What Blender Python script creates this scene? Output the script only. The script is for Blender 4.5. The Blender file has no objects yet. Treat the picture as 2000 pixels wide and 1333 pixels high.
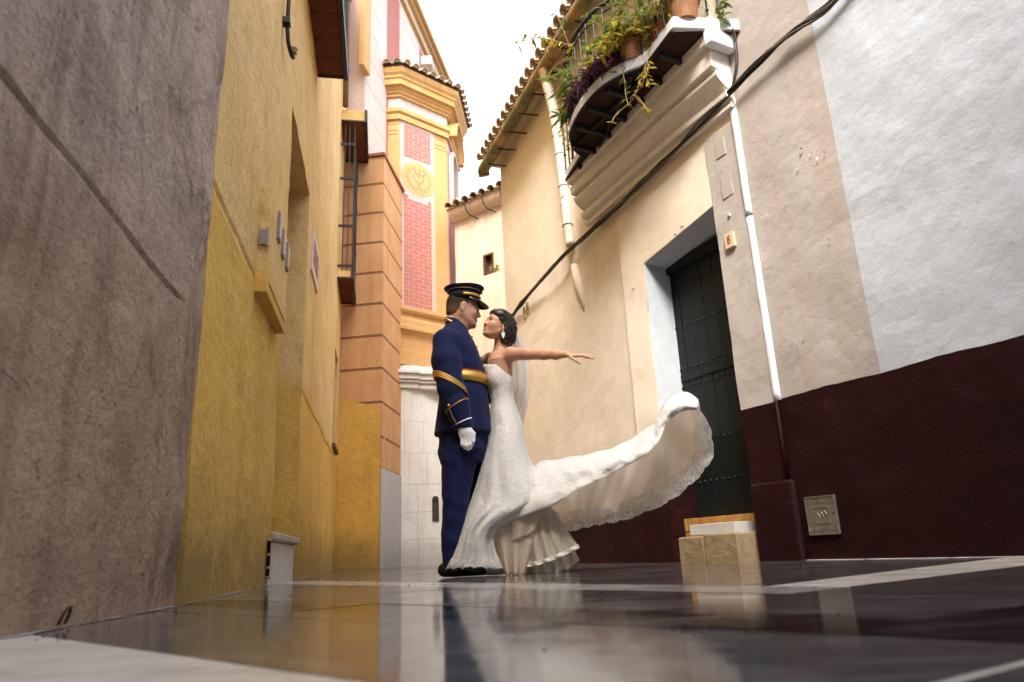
import bpy, bmesh, math, random
import numpy as np
from mathutils import Vector, Matrix, noise as mnoise
R = math.radians
rnd = random.Random(7)
SC = bpy.context.scene
COL = SC.collection
# ------------------------------------------------------------------ camera
FPX, CX, CY, HC = 1392.0, 1000.0, 666.5, 0.119     # focal length in photo pixels, centre, lens height (m)
UP = np.array([-210, 4656.5, -FPX]); UP /= np.linalg.norm(UP)
FW = np.array([0, 0, -1.0]) - UP * (UP @ np.array([0, 0, -1.0])); FW /= np.linalg.norm(FW)
RT = np.cross(FW, UP)
cam_d = bpy.data.cameras.new('camera'); cam = bpy.data.objects.new('camera', cam_d); COL.objects.link(cam)
cam_d.sensor_width = 36; cam_d.lens = FPX / 2000 * 36; cam_d.clip_start = 0.02; cam_d.clip_end = 500
cam.matrix_world = Matrix(((RT[0], RT[1], RT[2], 0), (FW[0], FW[1], FW[2], 0), (UP[0], UP[1], UP[2], HC), (0, 0, 0, 1)))
cam_d.dof.use_dof = True; cam_d.dof.focus_distance = 4.75; cam_d.dof.aperture_fstop = 3.2
SC.camera = cam
# ------------------------------------------------------------------ world, sun, exposure
wd = bpy.data.worlds.new('World'); SC.world = wd; wd.use_nodes = True
wn = wd.node_tree; wn.nodes.clear()
SUN_EL, SUN_AZ = 47.0, 186.0        # degrees; azimuth clockwise from +Y (the sun stands over the roofs behind the camera)
sky = wn.nodes.new('ShaderNodeTexSky'); sky.sky_type = 'NISHITA'; sky.sun_disc = False
sky.sun_elevation = R(SUN_EL); sky.sun_rotation = R(SUN_AZ); sky.dust_density = 6.0; sky.air_density = 1.0; sky.ozone_density = 0.6
mxs = wn.nodes.new('ShaderNodeMix'); mxs.data_type = 'RGBA'; mxs.inputs[0].default_value = 0.72      # an even bright overcast lies over the clear sky
mxs.inputs[7].default_value = (2.12, 2.36, 2.70, 1); wn.links.new(sky.outputs[0], mxs.inputs[6])
bg = wn.nodes.new('ShaderNodeBackground'); bg.inputs[1].default_value = 0.15
wo = wn.nodes.new('ShaderNodeOutputWorld')
wn.links.new(mxs.outputs[2], bg.inputs[0]); wn.links.new(bg.outputs[0], wo.inputs[0])
sl = bpy.data.lights.new('sun', 'SUN'); sl.energy = 0.8; sl.angle = R(16); sl.color = (1, 0.95, 0.88)
sun = bpy.data.objects.new('sun', sl); COL.objects.link(sun)
_sd = Vector((math.sin(R(SUN_AZ)) * math.cos(R(SUN_EL)), math.cos(R(SUN_AZ)) * math.cos(R(SUN_EL)), math.sin(R(SUN_EL))))
sun.rotation_euler = _sd.to_track_quat('Z', 'Y').to_euler()
SC.view_settings.view_transform = 'Standard'; SC.view_settings.look = 'None'; SC.view_settings.gamma = 1.0
SC.view_settings.exposure = 2.85
SC.view_settings.use_curve_mapping = False
SC.render.engine = 'CYCLES'
SC.cycles.max_bounces = 8; SC.cycles.diffuse_bounces = 5; SC.cycles.transparent_max_bounces = 12
SC.cycles.use_denoising = True

# ------------------------------------------------------------------ pixel -> place helpers (photo measured once; all results are real 3D places)
def ray(px, py):
    d = np.array([px - CX, CY - py, -FPX]); return np.array([d @ RT, d @ FW, d @ UP])
def G(px, py, z=0.0):
    d = ray(px, py); return Vector(np.array([0, 0, HC]) + d * ((z - HC) / d[2]))
def D(px, py, y):
    d = ray(px, py); return Vector(np.array([0, 0, HC]) + d * (y / d[1]))
class Wall:
    """vertical wall line: s metres along t from A, z up, o out towards the street"""
    def __init__(s, A, t, flip=False):
        s.A = Vector((A[0], A[1], 0)); s.t = Vector((t[0], t[1], 0)).normalized()
        s.n = Vector((s.t.y, -s.t.x, 0)); 
        if flip: s.n = -s.n
    def p(s, a, z, o=0.0): return s.A + s.t * a + s.n * o + Vector((0, 0, z))
    def at(s, px, py, o=0.0):
        d = Vector(ray(px, py)); c = Vector((0, 0, HC)); A = s.A + s.n * o
        k = (A - c).dot(s.n) / d.dot(s.n); q = c + d * k
        return (q - s.A).dot(s.t), q.z
    def sy(s, y): return (y - s.A.y) / s.t.y
# ------------------------------------------------------------------ object helpers
def tag(o, label=None, cat=None, group=None, kind=None):
    for k, v in (('label', label), ('category', cat), ('group', group), ('kind', kind)):
        if v: o[k] = v
    return o
def link(o, parent=None):
    COL.objects.link(o)
    if parent is not None: o.parent = parent
    return o
def thing(name, label, cat, loc=(0, 0, 0), group=None):
    o = bpy.data.objects.new(name, None); o.empty_display_size = 0.1
    link(o); o.location = loc; tag(o, label, cat, group)
    o['_o'] = 0; del o['_o']
    return o
def setmat(me, m):
    if isinstance(m, (list, tuple)):
        for q in m: me.materials.append(q)
    elif m is not None: me.materials.append(m)
def mobj(name, v, f, m, parent=None, smooth=False, fm=None):
    """one mesh object from world-space verts; under a parent it is stored relative to the parent's place"""
    me = bpy.data.meshes.new(name)
    off = Vector(parent_loc(parent))
    me.from_pydata([tuple(Vector(q) - off) for q in v], [], [tuple(q) for q in f])
    setmat(me, m)
    if fm is not None: me.polygons.foreach_set('material_index', fm)
    if smooth: me.polygons.foreach_set('use_smooth', [True] * len(me.polygons))
    me.update()
    return link(bpy.data.objects.new(name, me), parent)
def parent_loc(p):
    q = Vector((0, 0, 0))
    while p is not None: q += p.location; p = p.parent
    return q
class MB:
    """collects shapes, builds ONE mesh"""
    def __init__(s): s.v = []; s.f = []; s.m = []; s.mi = 0
    def add(s, v, f):
        k = len(s.v); s.v += [Vector(q) for q in v]; s.f += [tuple(i + k for i in q) for q in f]; s.m += [s.mi] * len(f); return s
    def box8(s, c):     # 8 corners: bottom 4 ccw, top 4 ccw
        return s.add(c, [(3, 2, 1, 0), (4, 5, 6, 7), (0, 1, 5, 4), (1, 2, 6, 5), (2, 3, 7, 6), (3, 0, 4, 7)])
    def box(s, lo, hi):
        x0, y0, z0 = lo; x1, y1, z1 = hi
        return s.box8([(x0, y0, z0), (x1, y0, z0), (x1, y1, z0), (x0, y1, z0), (x0, y0, z1), (x1, y0, z1), (x1, y1, z1), (x0, y1, z1)])
    def wbox(s, W, s0, s1, z0, z1, o0, o1):     # box in a wall's frame
        q = lambda a, z, o: W.p(a, z, o)
        return s.box8([q(s0, z0, o1), q(s1, z0, o1), q(s1, z0, o0), q(s0, z0, o0), q(s0, z1, o1), q(s1, z1, o1), q(s1, z1, o0), q(s0, z1, o0)])
    def prism(s, poly, d):      # polygon (3D points) pushed along d
        n = len(poly); d = Vector(d); v = [Vector(p) for p in poly] + [Vector(p) + d for p in poly]
        f = [tuple(range(n - 1, -1, -1)), tuple(range(n, 2 * n))] + [(i, (i + 1) % n, (i + 1) % n + n, i + n) for i in range(n)]
        return s.add(v, f)
    def tube(s, pts, r, n=8, cap=True):
        pts = [Vector(p) for p in pts]; m = len(pts); rr = r if isinstance(r, (list, tuple)) else [r] * m
        v = []; f = []; up = None
        for i, p in enumerate(pts):
            t = (pts[min(i + 1, m - 1)] - pts[max(i - 1, 0)])
            t = t.normalized() if t.length > 1e-9 else Vector((0, 0, 1))
            if up is None: up = Vector((0, 0, 1)) if abs(t.z) < 0.9 else Vector((1, 0, 0))
            a = (up - t * up.dot(t)); a = a.normalized() if a.length > 1e-6 else t.orthogonal().normalized(); up = a; b = t.cross(a)
            for k in range(n):
                th = 2 * math.pi * k / n; v.append(p + (a * math.cos(th) + b * math.sin(th)) * rr[i])
        for i in range(m - 1):
            for k in range(n):
                f.append((i * n + k, i * n + (k + 1) % n, (i + 1) * n + (k + 1) % n, (i + 1) * n + k))
        if cap: f.append(tuple(range(n - 1, -1, -1))); f.append(tuple(range((m - 1) * n, m * n)))
        return s.add(v, f)
    def lathe(s, c, prof, n=20, axis=None):
        c = Vector(c); v = []; f = []
        for r, z in prof:
            for k in range(n):
                th = 2 * math.pi * k / n; v.append(c + Vector((r * math.cos(th), r * math.sin(th), z)))
        for i in range(len(prof) - 1):
            for k in range(n): f.append((i * n + k, i * n + (k + 1) % n, (i + 1) * n + (k + 1) % n, (i + 1) * n + k))
        return s.add(v, f)
    def grid(s, P, closed=False):       # P[i][j]
        n = len(P); m = len(P[0]); v = [q for row in P for q in row]; f = []
        for i in range(n - 1):
            for j in range(m if closed else m - 1):
                f.append((i * m + j, i * m + (j + 1) % m, (i + 1) * m + (j + 1) % m, (i + 1) * m + j))
        return s.add(v, f)
    def ball(s, c, r, n=12, k=8, sc=(1, 1, 1)):
        c = Vector(c); P = []
        for i in range(k + 1):
            ph = math.pi * i / k
            P.append([c + Vector((math.sin(ph) * math.cos(2 * math.pi * j / n) * r * sc[0], math.sin(ph) * math.sin(2 * math.pi * j / n) * r * sc[1], math.cos(ph) * r * sc[2])) for j in range(n)])
        return s.grid(P[::-1], True)
    def build(s, name, m, parent=None, smooth=False, bevel=0, seg=2):
        o = mobj(name, s.v, s.f, m, parent, smooth, s.m if isinstance(m, (list, tuple)) else None)
        if bevel:
            b = o.modifiers.new('bevel', 'BEVEL'); b.width = bevel; b.segments = seg; b.limit_method = 'ANGLE'
        return o
def spline(pts, n=6):
    out = []; m = len(pts)
    for i in range(m - 1):
        p0, p1, p2, p3 = pts[max(i - 1, 0)], pts[i], pts[i + 1], pts[min(i + 2, m - 1)]
        for k in range(n):
            t = k / n; out.append(0.5 * ((2 * p1) + (p2 - p0) * t + (2 * p0 - 5 * p1 + 4 * p2 - p3) * t * t + (3 * p1 - p0 - 3 * p2 + p3) * t ** 3))
    return out + [pts[-1]]
def fbm(p, o=4, k=0.5):
    a = 1.0; t = 0.0; p = Vector(p)
    for _ in range(o): t += a * mnoise.noise(p); p = p * 2.03; a *= k
    return t
# ------------------------------------------------------------------ materials
def L(c):   # sRGB 0-255 -> linear
    return tuple(((x / 255) / 12.92 if x / 255 <= 0.04045 else ((x / 255 + 0.055) / 1.055) ** 2.4) for x in c)
class NT:
    def __init__(s, name):
        s.mat = bpy.data.materials.new(name); s.mat.use_nodes = True; s.t = s.mat.node_tree; s.t.nodes.clear()
        s.out = s.t.nodes.new('ShaderNodeOutputMaterial'); s.b = s.t.nodes.new('ShaderNodeBsdfPrincipled')
        s.t.links.new(s.b.outputs[0], s.out.inputs[0]); s._pos = None
    def set(s, sock, v):
        if hasattr(v, 'is_output'): s.t.links.new(v, sock)
        elif isinstance(v, (tuple, list)) and len(v) == 3 and sock.type == 'RGBA': sock.default_value = (*v, 1)
        else: sock.default_value = v
    def n(s, t, props=None, **ins):
        q = s.t.nodes.new('ShaderNode' + t)
        for k, v in (props or {}).items(): setattr(q, k, v)
        for k, v in ins.items():
            k2 = int(k[1:]) if k[0] == 'i' and k[1:].isdigit() else k.replace('_', ' ')
            s.set(q.inputs[k2], v)
        return q
    def pos(s, sc=(1, 1, 1)):
        if s._pos is None: s._pos = s.n('NewGeometry').outputs['Position']
        if sc == (1, 1, 1): return s._pos
        return s.n('VectorMath', {'operation': 'MULTIPLY'}, i0=s._pos, i1=sc).outputs[0]
    def noise(s, scale, detail=5, rough=0.55, vec=None, dist=0.0):
        return s.n('TexNoise', None, Vector=vec if vec is not None else s.pos(), Scale=scale, Detail=detail, Roughness=rough, Distortion=dist).outputs[0]
    def ramp(s, v, a, b, lo=0.0, hi=1.0):
        return s.n('MapRange', {'clamp': True}, i0=v, i1=a, i2=b, i3=lo, i4=hi).outputs[0]
    def math(s, op, a, b=0.0, c=0.0):
        return s.n('Math', {'operation': op}, i0=a, i1=b, i2=c).outputs[0]
    def mix(s, f, a, b, mode='MIX'):
        return s.n('Mix', {'data_type': 'RGBA', 'blend_type': mode}, i0=f, i6=a, i7=b).outputs[2]
    def bump(s, h, strength=0.3, dist=0.01, nrm=None):
        q = s.n('Bump', None, Height=h, Strength=strength, Distance=dist)
        if nrm is not None: s.set(q.inputs['Normal'], nrm)
        return q.outputs[0]
    def fin(s, col, rough=0.8, spec=0.3, nrm=None, metal=0.0, **k):
        s.set(s.b.inputs['Base Color'], col); s.set(s.b.inputs['Roughness'], rough); s.set(s.b.inputs['Specular IOR Level'], spec); s.set(s.b.inputs['Metallic'], metal)
        if nrm is not None: s.set(s.b.inputs['Normal'], nrm)
        for kk, v in k.items(): s.set(s.b.inputs[kk.replace('_', ' ')], v)
        return s.mat
def plaster(name, c1, c2, dirt=None, sc=1.2, streak=0.5, rough=0.85, bump=0.35, grain=140, gs=0.25, spec=0.2, blot=None, base=None, pits=0.0):
    N = NT(name)
    big = N.noise(sc, 6, 0.6); col = N.mix(N.ramp(big, 0.35, 0.68), c1, c2)
    fine = N.noise(sc * 9, 5, 0.65); col = N.mix(N.ramp(fine, 0.35, 0.75, 0, 0.35), col, tuple(x * 0.72 for x in c2))
    if dirt:
        st = N.noise(1.0, 5, 0.6, N.pos((7, 7, 0.55))); m = N.math('MULTIPLY', N.ramp(st, 0.5, 0.75), streak)
        col = N.mix(m, col, dirt)
    if base:    # splashed dirt on the lowest courses, with a ragged edge of its own
        z = N.n('SeparateXYZ', None, i0=N.pos()).outputs[2]
        e = N.math('ADD', z, N.math('MULTIPLY', N.noise(3.0, 6, 0.7), -0.9 * base[1]))
        col = N.mix(N.ramp(e, base[1] * 0.45, -base[1] * 0.25, 0, base[2] if len(base) > 2 else 0.7), col, base[0])
    if blot:
        b = N.noise(0.8, 4, 0.7, N.pos((1, 1, 0.8)), 0.8); col = N.mix(N.ramp(b, 0.56, 0.66, 0, 0.7), col, blot)
    h = N.math('ADD', N.math('MULTIPLY', N.noise(grain, 3, 0.6), gs), N.math('ADD', N.noise(14, 6, 0.62), N.math('MULTIPLY', N.noise(3.2, 3, 0.5), 2.0)))
    if pits:
        v = N.n('TexVoronoi', None, Scale=16.0, Randomness=1.0, Vector=N.pos()).outputs[0]
        h = N.math('SUBTRACT', h, N.math('MULTIPLY', N.math('MULTIPLY', N.ramp(v, 0.13, 0.04), N.ramp(N.noise(2.0, 3), 0.5, 0.62)), pits))
    return N.fin(col, rough, spec, N.bump(h, bump, 0.012))
def simple(name, c, rough=0.6, spec=0.4, metal=0.0, var=0.25, sc=12, bump=0.15, bd=0.004, c2=None, **k):
    N = NT(name); n = N.noise(sc, 5, 0.6)
    col = N.mix(N.ramp(n, 0.3, 0.72), c, c2 or tuple(x * (1 - var) for x in c))
    return N.fin(col, rough, spec, N.bump(N.noise(sc * 6, 4, 0.6), bump, bd) if bump else None, metal, **k)
# ================================================================== MATERIALS OF THE SETTING
M = {}
def grey_mat():
    N = NT('brown_grey_render'); z = N.n('SeparateXYZ', None, i0=N.pos()).outputs[2]
    up = N.ramp(N.math('ADD', z, N.math('MULTIPLY', N.noise(1.6, 5, 0.65), 0.5)), 1.05, 1.5)      # the wall is greyer above its groove, browner below
    lo = N.mix(N.ramp(N.noise(2.4, 6, 0.65), 0.35, 0.66), (0.52, 0.365, 0.26), (0.35, 0.235, 0.158)); hi = N.mix(N.ramp(N.noise(1.8, 6, 0.65), 0.35, 0.66), (0.57, 0.45, 0.375), (0.43, 0.325, 0.265))
    col = N.mix(up, lo, hi)
    st = N.noise(1.0, 6, 0.68, N.pos((5.5, 5.5, 0.8)), 1.2); col = N.mix(N.ramp(st, 0.50, 0.72, 0, 0.6), col, (0.135, 0.09, 0.062))
    bl = N.noise(1.3, 4, 0.7, None, 1.0); col = N.mix(N.ramp(bl, 0.57, 0.64, 0, 0.55), col, (0.15, 0.095, 0.06))
    col = N.mix(N.ramp(N.noise(60, 4, 0.75), 0.45, 0.72, 0, 0.45), col, (0.12, 0.085, 0.06)); col = N.mix(N.ramp(N.noise(22, 5, 0.7), 0.62, 0.7, 0, 0.35), col, (0.46, 0.38, 0.32))
    h = N.math('ADD', N.math('MULTIPLY', N.noise(120, 3, 0.65), 0.45), N.math('ADD', N.math('MULTIPLY', N.noise(17, 7, 0.7), 1.8), N.math('MULTIPLY', N.noise(4.5, 4, 0.6), 3.0)))
    sc = N.math('MULTIPLY', N.ramp(N.noise(11, 4, 0.7, N.pos((1, 1, 1.6)), 1.5), 0.64, 0.70), N.ramp(N.noise(1.6, 3), 0.47, 0.58))
    h = N.math('SUBTRACT', h, N.math('MULTIPLY', sc, 3.0)); col = N.mix(N.math('MULTIPLY', sc, 0.45), col, (0.10, 0.065, 0.045))
    return N.fin(col, 0.9, 0.15, N.bump(h, 0.85, 0.013))
M['grey'] = grey_mat()
def yellow_mat(name='yellow_render', low=False):
    N = NT(name)
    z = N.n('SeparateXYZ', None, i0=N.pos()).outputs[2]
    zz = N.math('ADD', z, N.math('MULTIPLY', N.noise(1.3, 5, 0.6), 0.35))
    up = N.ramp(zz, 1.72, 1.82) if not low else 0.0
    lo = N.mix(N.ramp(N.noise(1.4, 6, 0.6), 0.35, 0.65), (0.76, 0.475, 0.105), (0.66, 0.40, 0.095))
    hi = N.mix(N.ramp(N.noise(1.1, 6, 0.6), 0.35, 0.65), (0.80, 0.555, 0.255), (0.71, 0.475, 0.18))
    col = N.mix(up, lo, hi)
    wv = N.n('VectorMath', {'operation': 'ADD'}, i0=N.pos((4.5, 4.5, 0.55)), i1=N.n('VectorMath', {'operation': 'SCALE'}, i0=N.n('TexNoise', None, Vector=N.pos(), Scale=2.2, Detail=4.0).outputs[1], Scale=1.6).outputs[0]).outputs[0]
    st = N.noise(1.0, 7, 0.7, wv); col = N.mix(N.ramp(st, 0.52, 0.74, 0, 0.5), col, (0.33, 0.205, 0.07))
    col = N.mix(N.ramp(N.noise(38, 5, 0.7), 0.50, 0.75, 0, 0.35), col, (0.38, 0.25, 0.09))
    vv = N.n('TexVoronoi', {'feature': 'DISTANCE_TO_EDGE'}, Vector=N.n('VectorMath', {'operation': 'ADD'}, i0=N.pos(), i1=N.n('VectorMath', {'operation': 'SCALE'}, i0=N.n('TexNoise', None, Vector=N.pos(), Scale=5.0, Detail=5.0).outputs[1], Scale=0.5).outputs[0]).outputs[0], Scale=1.1).outputs[0]
    col = N.mix(N.math('MULTIPLY', N.ramp(vv, 0.005, 0.001), N.ramp(N.noise(1.7, 3), 0.56, 0.64, 0, 0.7)), col, (0.26, 0.16, 0.05))
    gr = N.noise(5.0, 6, 0.7); col = N.mix(N.ramp(gr, 0.56, 0.75, 0, 0.55), col, (0.33, 0.24, 0.11))
    e = N.math('ADD', z, N.math('MULTIPLY', N.noise(2.6, 6, 0.7), -0.9)); col = N.mix(N.ramp(e, 0.1, -0.35, 0, 0.75), col, (0.24, 0.165, 0.06))
    wh = N.noise(1.0, 4, 0.7, N.pos((14, 14, 1.3))); col = N.mix(N.ramp(wh, 0.70, 0.74, 0, 0.8), col, (0.74, 0.66, 0.50))
    h = N.math('ADD', N.math('MULTIPLY', N.noise(110, 3, 0.6), 0.3), N.math('ADD', N.math('MULTIPLY', N.noise(16, 7, 0.68), 1.4), N.math('MULTIPLY', N.noise(4, 4), 2.0)))
    h = N.math('SUBTRACT', h, N.math('MULTIPLY', N.math('MULTIPLY', N.ramp(N.noise(13, 3, 0.6, None, 1.0), 0.66, 0.72), N.ramp(N.noise(1.9, 3), 0.5, 0.6)), 1.5))
    return N.fin(col, 0.88, 0.18, N.bump(h, 0.65, 0.012))
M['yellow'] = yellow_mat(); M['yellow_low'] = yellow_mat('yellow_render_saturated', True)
M['cream'] = plaster('cream_paint', (0.87, 0.775, 0.645), (0.84, 0.735, 0.59), dirt=(0.77, 0.64, 0.49), streak=0.35, bump=0.25, sc=0.8)
M['beige'] = plaster('beige_paint', (0.50, 0.455, 0.42), (0.445, 0.40, 0.365), dirt=(0.46, 0.35, 0.27), streak=0.45, bump=0.42, grain=120, pits=1.2)
M['white'] = plaster('whitewash', (0.585, 0.63, 0.685), (0.53, 0.58, 0.64), dirt=(0.54, 0.565, 0.60), streak=0.22, bump=0.36, grain=70, gs=0.3)
M['reveal'] = plaster('white_reveal_paint', (0.60, 0.645, 0.69), (0.56, 0.605, 0.655), bump=0.2)
M['far_cream'] = plaster('weathered_cream', (0.68, 0.59, 0.48), (0.62, 0.51, 0.385), dirt=(0.52, 0.34, 0.18), streak=0.6, bump=0.3)
def maroon_mat():
    N = NT('maroon_gloss_paint')
    col = N.mix(N.ramp(N.noise(2.2, 6, 0.65), 0.35, 0.7), (0.023, 0.0034, 0.0042), (0.011, 0.0021, 0.0027))
    col = N.mix(N.ramp(N.noise(1.9, 6, 0.75, None, 0.9), 0.60, 0.70, 0, 0.5), col, (0.085, 0.05, 0.055)); col = N.mix(N.ramp(N.noise(1, 6, 0.7, N.pos((2.5, 2.5, 9))), 0.60, 0.72, 0, 0.35), col, (0.055, 0.022, 0.02))
    col = N.mix(N.ramp(N.noise(46, 4, 0.7), 0.70, 0.74, 0, 0.5), col, (0.20, 0.12, 0.11))
    h = N.math('ADD', N.noise(1, 3, 0.6, N.pos((55, 55, 120))), N.math('MULTIPLY', N.noise(7, 5, 0.6), 2.0))
    return N.fin(col, N.ramp(N.noise(5, 4), 0.3, 0.7, 0.45, 0.68), 0.15, N.bump(h, 0.7, 0.008))
M['maroon'] = maroon_mat()
M['orange'] = plaster('ochre_fresco', (0.69, 0.41, 0.205), (0.60, 0.33, 0.15), dirt=(0.45, 0.20, 0.075), streak=0.4, bump=0.18, sc=2.0)
M['orange_line'] = simple('painted_joint_line', (0.33, 0.155, 0.085), 0.85, 0.2)
M['ochre'] = plaster('tower_ochre', (0.60, 0.375, 0.17), (0.54, 0.315, 0.125), dirt=(0.46, 0.23, 0.09), streak=0.35, bump=0.15, sc=1.5)
M['ochre2'] = plaster('tower_ochre_moulding', (0.58, 0.35, 0.145), (0.50, 0.28, 0.10), dirt=(0.42, 0.20, 0.07), streak=0.4, bump=0.2, sc=3)
M['frieze'] = plaster('pale_frieze', (0.53, 0.455, 0.40), (0.48, 0.40, 0.35), bump=0.12)
M['church'] = plaster('pale_fresco_wall', (0.66, 0.565, 0.49), (0.60, 0.50, 0.42), dirt=(0.60, 0.44, 0.34), streak=0.3, bump=0.1)
M['pink'] = simple('rose_brick_paint', (0.50, 0.185, 0.155), 0.85, 0.2, var=0.2, sc=9)
M['mortar'] = simple('pale_mortar_paint', (0.60, 0.475, 0.42), 0.9, 0.2, var=0.1)
M['stone'] = plaster('white_stone', (0.80, 0.79, 0.77), (0.70, 0.685, 0.66), dirt=(0.36, 0.33, 0.29), streak=0.35, bump=0.5, sc=2.2, grain=60, base=((0.30, 0.27, 0.24), 0.5, 0.6))
M['greyplinth'] = plaster('grey_plinth_paint', (0.57, 0.57, 0.58), (0.50, 0.50, 0.52), dirt=(0.36, 0.35, 0.34), streak=0.3, bump=0.2, base=((0.30, 0.28, 0.26), 0.5, 0.5))
M['terracotta'] = simple('old_roof_tile', (0.44, 0.31, 0.215), 0.9, 0.2, var=0.5, sc=7, c2=(0.20, 0.155, 0.115), bump=0.4)
M['tilepale'] = simple('mortared_tile_end', (0.55, 0.45, 0.34), 0.9, 0.2, var=0.4, sc=9, c2=(0.30, 0.22, 0.16), bump=0.4)
M['iron'] = simple('black_iron', (0.016, 0.016, 0.018), 0.5, 0.4, var=0.5, sc=30, bump=0.3, bd=0.002)
M['redtile'] = simple('red_clay_soffit_tile', (0.155, 0.042, 0.017), 0.8, 0.2, var=0.45, sc=10, bump=0.3)
M['darkwood'] = simple('dark_soffit_wood', (0.055, 0.022, 0.014), 0.75, 0.25, var=0.6, sc=6, bump=0.4)
M['clayblock'] = simple('ochre_step_stone', (0.37, 0.275, 0.155), 0.85, 0.2, var=0.35, sc=8, bump=0.5, bd=0.006)
M['blackcable'] = simple('black_cable', (0.018, 0.016, 0.015), 0.55, 0.4, var=0.4, sc=20, bump=0.2)
M['marble'] = simple('pale_marble', (0.60, 0.59, 0.57), 0.45, 0.4, var=0.25, sc=5, bump=0.05)
M['doorwood'] = None
# ================================================================== PAVEMENT
def stone_floor(name, c1, c2, vein, rough=(0.045, 0.16), vs=1.0, wear=0.45):
    N = NT(name); info = N.n('ObjectInfo').outputs['Random']
    off = N.n('VectorMath', {'operation': 'MULTIPLY_ADD'}, i0=N.pos(), i1=(1, 1, 1)).node if False else None
    p = N.n('VectorMath', {'operation': 'ADD'}, i0=N.pos(), i1=N.n('CombineXYZ', None, i0=N.math('MULTIPLY', info, 37.0), i1=N.math('MULTIPLY', info, 11.0)).outputs[0]).outputs[0]
    col = N.mix(N.ramp(N.noise(2.6 * vs, 8, 0.65, p, 1.5), 0.34, 0.68), c1, c2)
    w = N.n('TexWave', {'wave_type': 'BANDS', 'bands_direction': 'DIAGONAL'}, Vector=p, Scale=1.1 * vs, Distortion=9.0, Detail=5.0, Detail_Scale=1.6).outputs[1]
    col = N.mix(N.ramp(w, 0.90, 0.99, 0, 0.35), col, vein)
    col = N.mix(N.ramp(info, 0, 1, 0, 0.3), col, tuple(x * 0.7 for x in c1))
    sc = N.noise(1, 5, 0.7, N.n('Mapping', None, Vector=N.pos(), Rotation=(0, 0, 0.35), Scale=(3, 26, 1)).outputs[0])
    dust = N.ramp(sc, 0.50, 0.74, 0, wear); dust = N.math('MAXIMUM', dust, N.ramp(N.noise(1, 6, 0.75, N.n('Mapping', None, Vector=N.pos(), Rotation=(0, 0, -0.8), Scale=(5, 60, 1)).outputs[0], 0.6), 0.60, 0.74, 0, wear)); col = N.mix(N.math('MULTIPLY', dust, 0.55), col, (0.40, 0.37, 0.34))
    rg = N.ramp(N.noise(3.4, 6, 0.65), 0.35, 0.72, rough[0], rough[1]); rg = N.math('ADD', rg, N.math('MULTIPLY', dust, 0.25))
    h = N.math('ADD', N.noise(5.0, 4, 0.55), N.math('MULTIPLY', sc, 0.25))
    return N.fin(col, rg, 0.5, N.bump(h, 0.05, 0.01))
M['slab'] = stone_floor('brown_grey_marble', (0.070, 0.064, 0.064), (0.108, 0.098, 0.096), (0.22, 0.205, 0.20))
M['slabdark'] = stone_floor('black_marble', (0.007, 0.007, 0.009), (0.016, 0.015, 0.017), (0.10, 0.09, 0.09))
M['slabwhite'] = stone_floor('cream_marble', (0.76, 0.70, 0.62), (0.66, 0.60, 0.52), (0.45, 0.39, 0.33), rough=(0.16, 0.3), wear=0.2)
M['grout'] = simple('grout', (0.10, 0.088, 0.078), 0.9, 0.2, var=0.4, sc=8)
pave = mobj('pavement', [(-60, -30, -0.008), (60, -30, -0.008), (60, 120, -0.008), (-60, 120, -0.008)], [(0, 1, 2, 3)], M['grout'])
tag(pave, kind='structure')
def clip(poly, pl):     # pl = (a,b,c): keep a*x+b*y+c >= 0
    a, b, c = pl; out = []
    for i in range(len(poly)):
        p, q = poly[i], poly[(i + 1) % len(poly)]; dp = a * p[0] + b * p[1] + c; dq = a * q[0] + b * q[1] + c
        if dp >= 0: out.append(p)
        if (dp >= 0) != (dq >= 0):
            t = dp / (dp - dq); out.append((p[0] + (q[0] - p[0]) * t, p[1] + (q[1] - p[1]) * t))
    return out
def ln(p, q, off=0.0):      # half-plane that holds the farther side (+y) of line pq
    dx, dy = q[0] - p[0], q[1] - p[1]; l = math.hypot(dx, dy); a, b = -dy / l, dx / l
    if b < 0: a, b = -a, -b
    return (a, b, -(a * p[0] + b * p[1]) - off)
neg = lambda h: (-h[0], -h[1], -h[2])
A1u = ln((0.70, 2.162), (-1.62, 5.45)); A2u = ln((0.70, 2.162), (2.50, 3.80))
A1l = ln((0.632, 1.811), (-1.42, 4.60)); A2l = ln((0.632, 1.811), (1.804, 2.712))
B1u = ln((0.61, 1.165), (-1.20, 2.88)); B2u = ln((0.61, 1.165), (0.822, 1.275))
B1l = ln((0.551, 0.858), (-1.03, 2.43)); B2l = ln((0.551, 0.858), (1.2, 1.22))
N1 = ln((-1.06, 1.62), (-0.17, 0.80))
C2u = ln((0.345, 0.663), (0.478, 0.751)); C2l = ln((0.345, 0.663), (0.478, 0.751), -0.012)
slab_n = [0]
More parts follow.
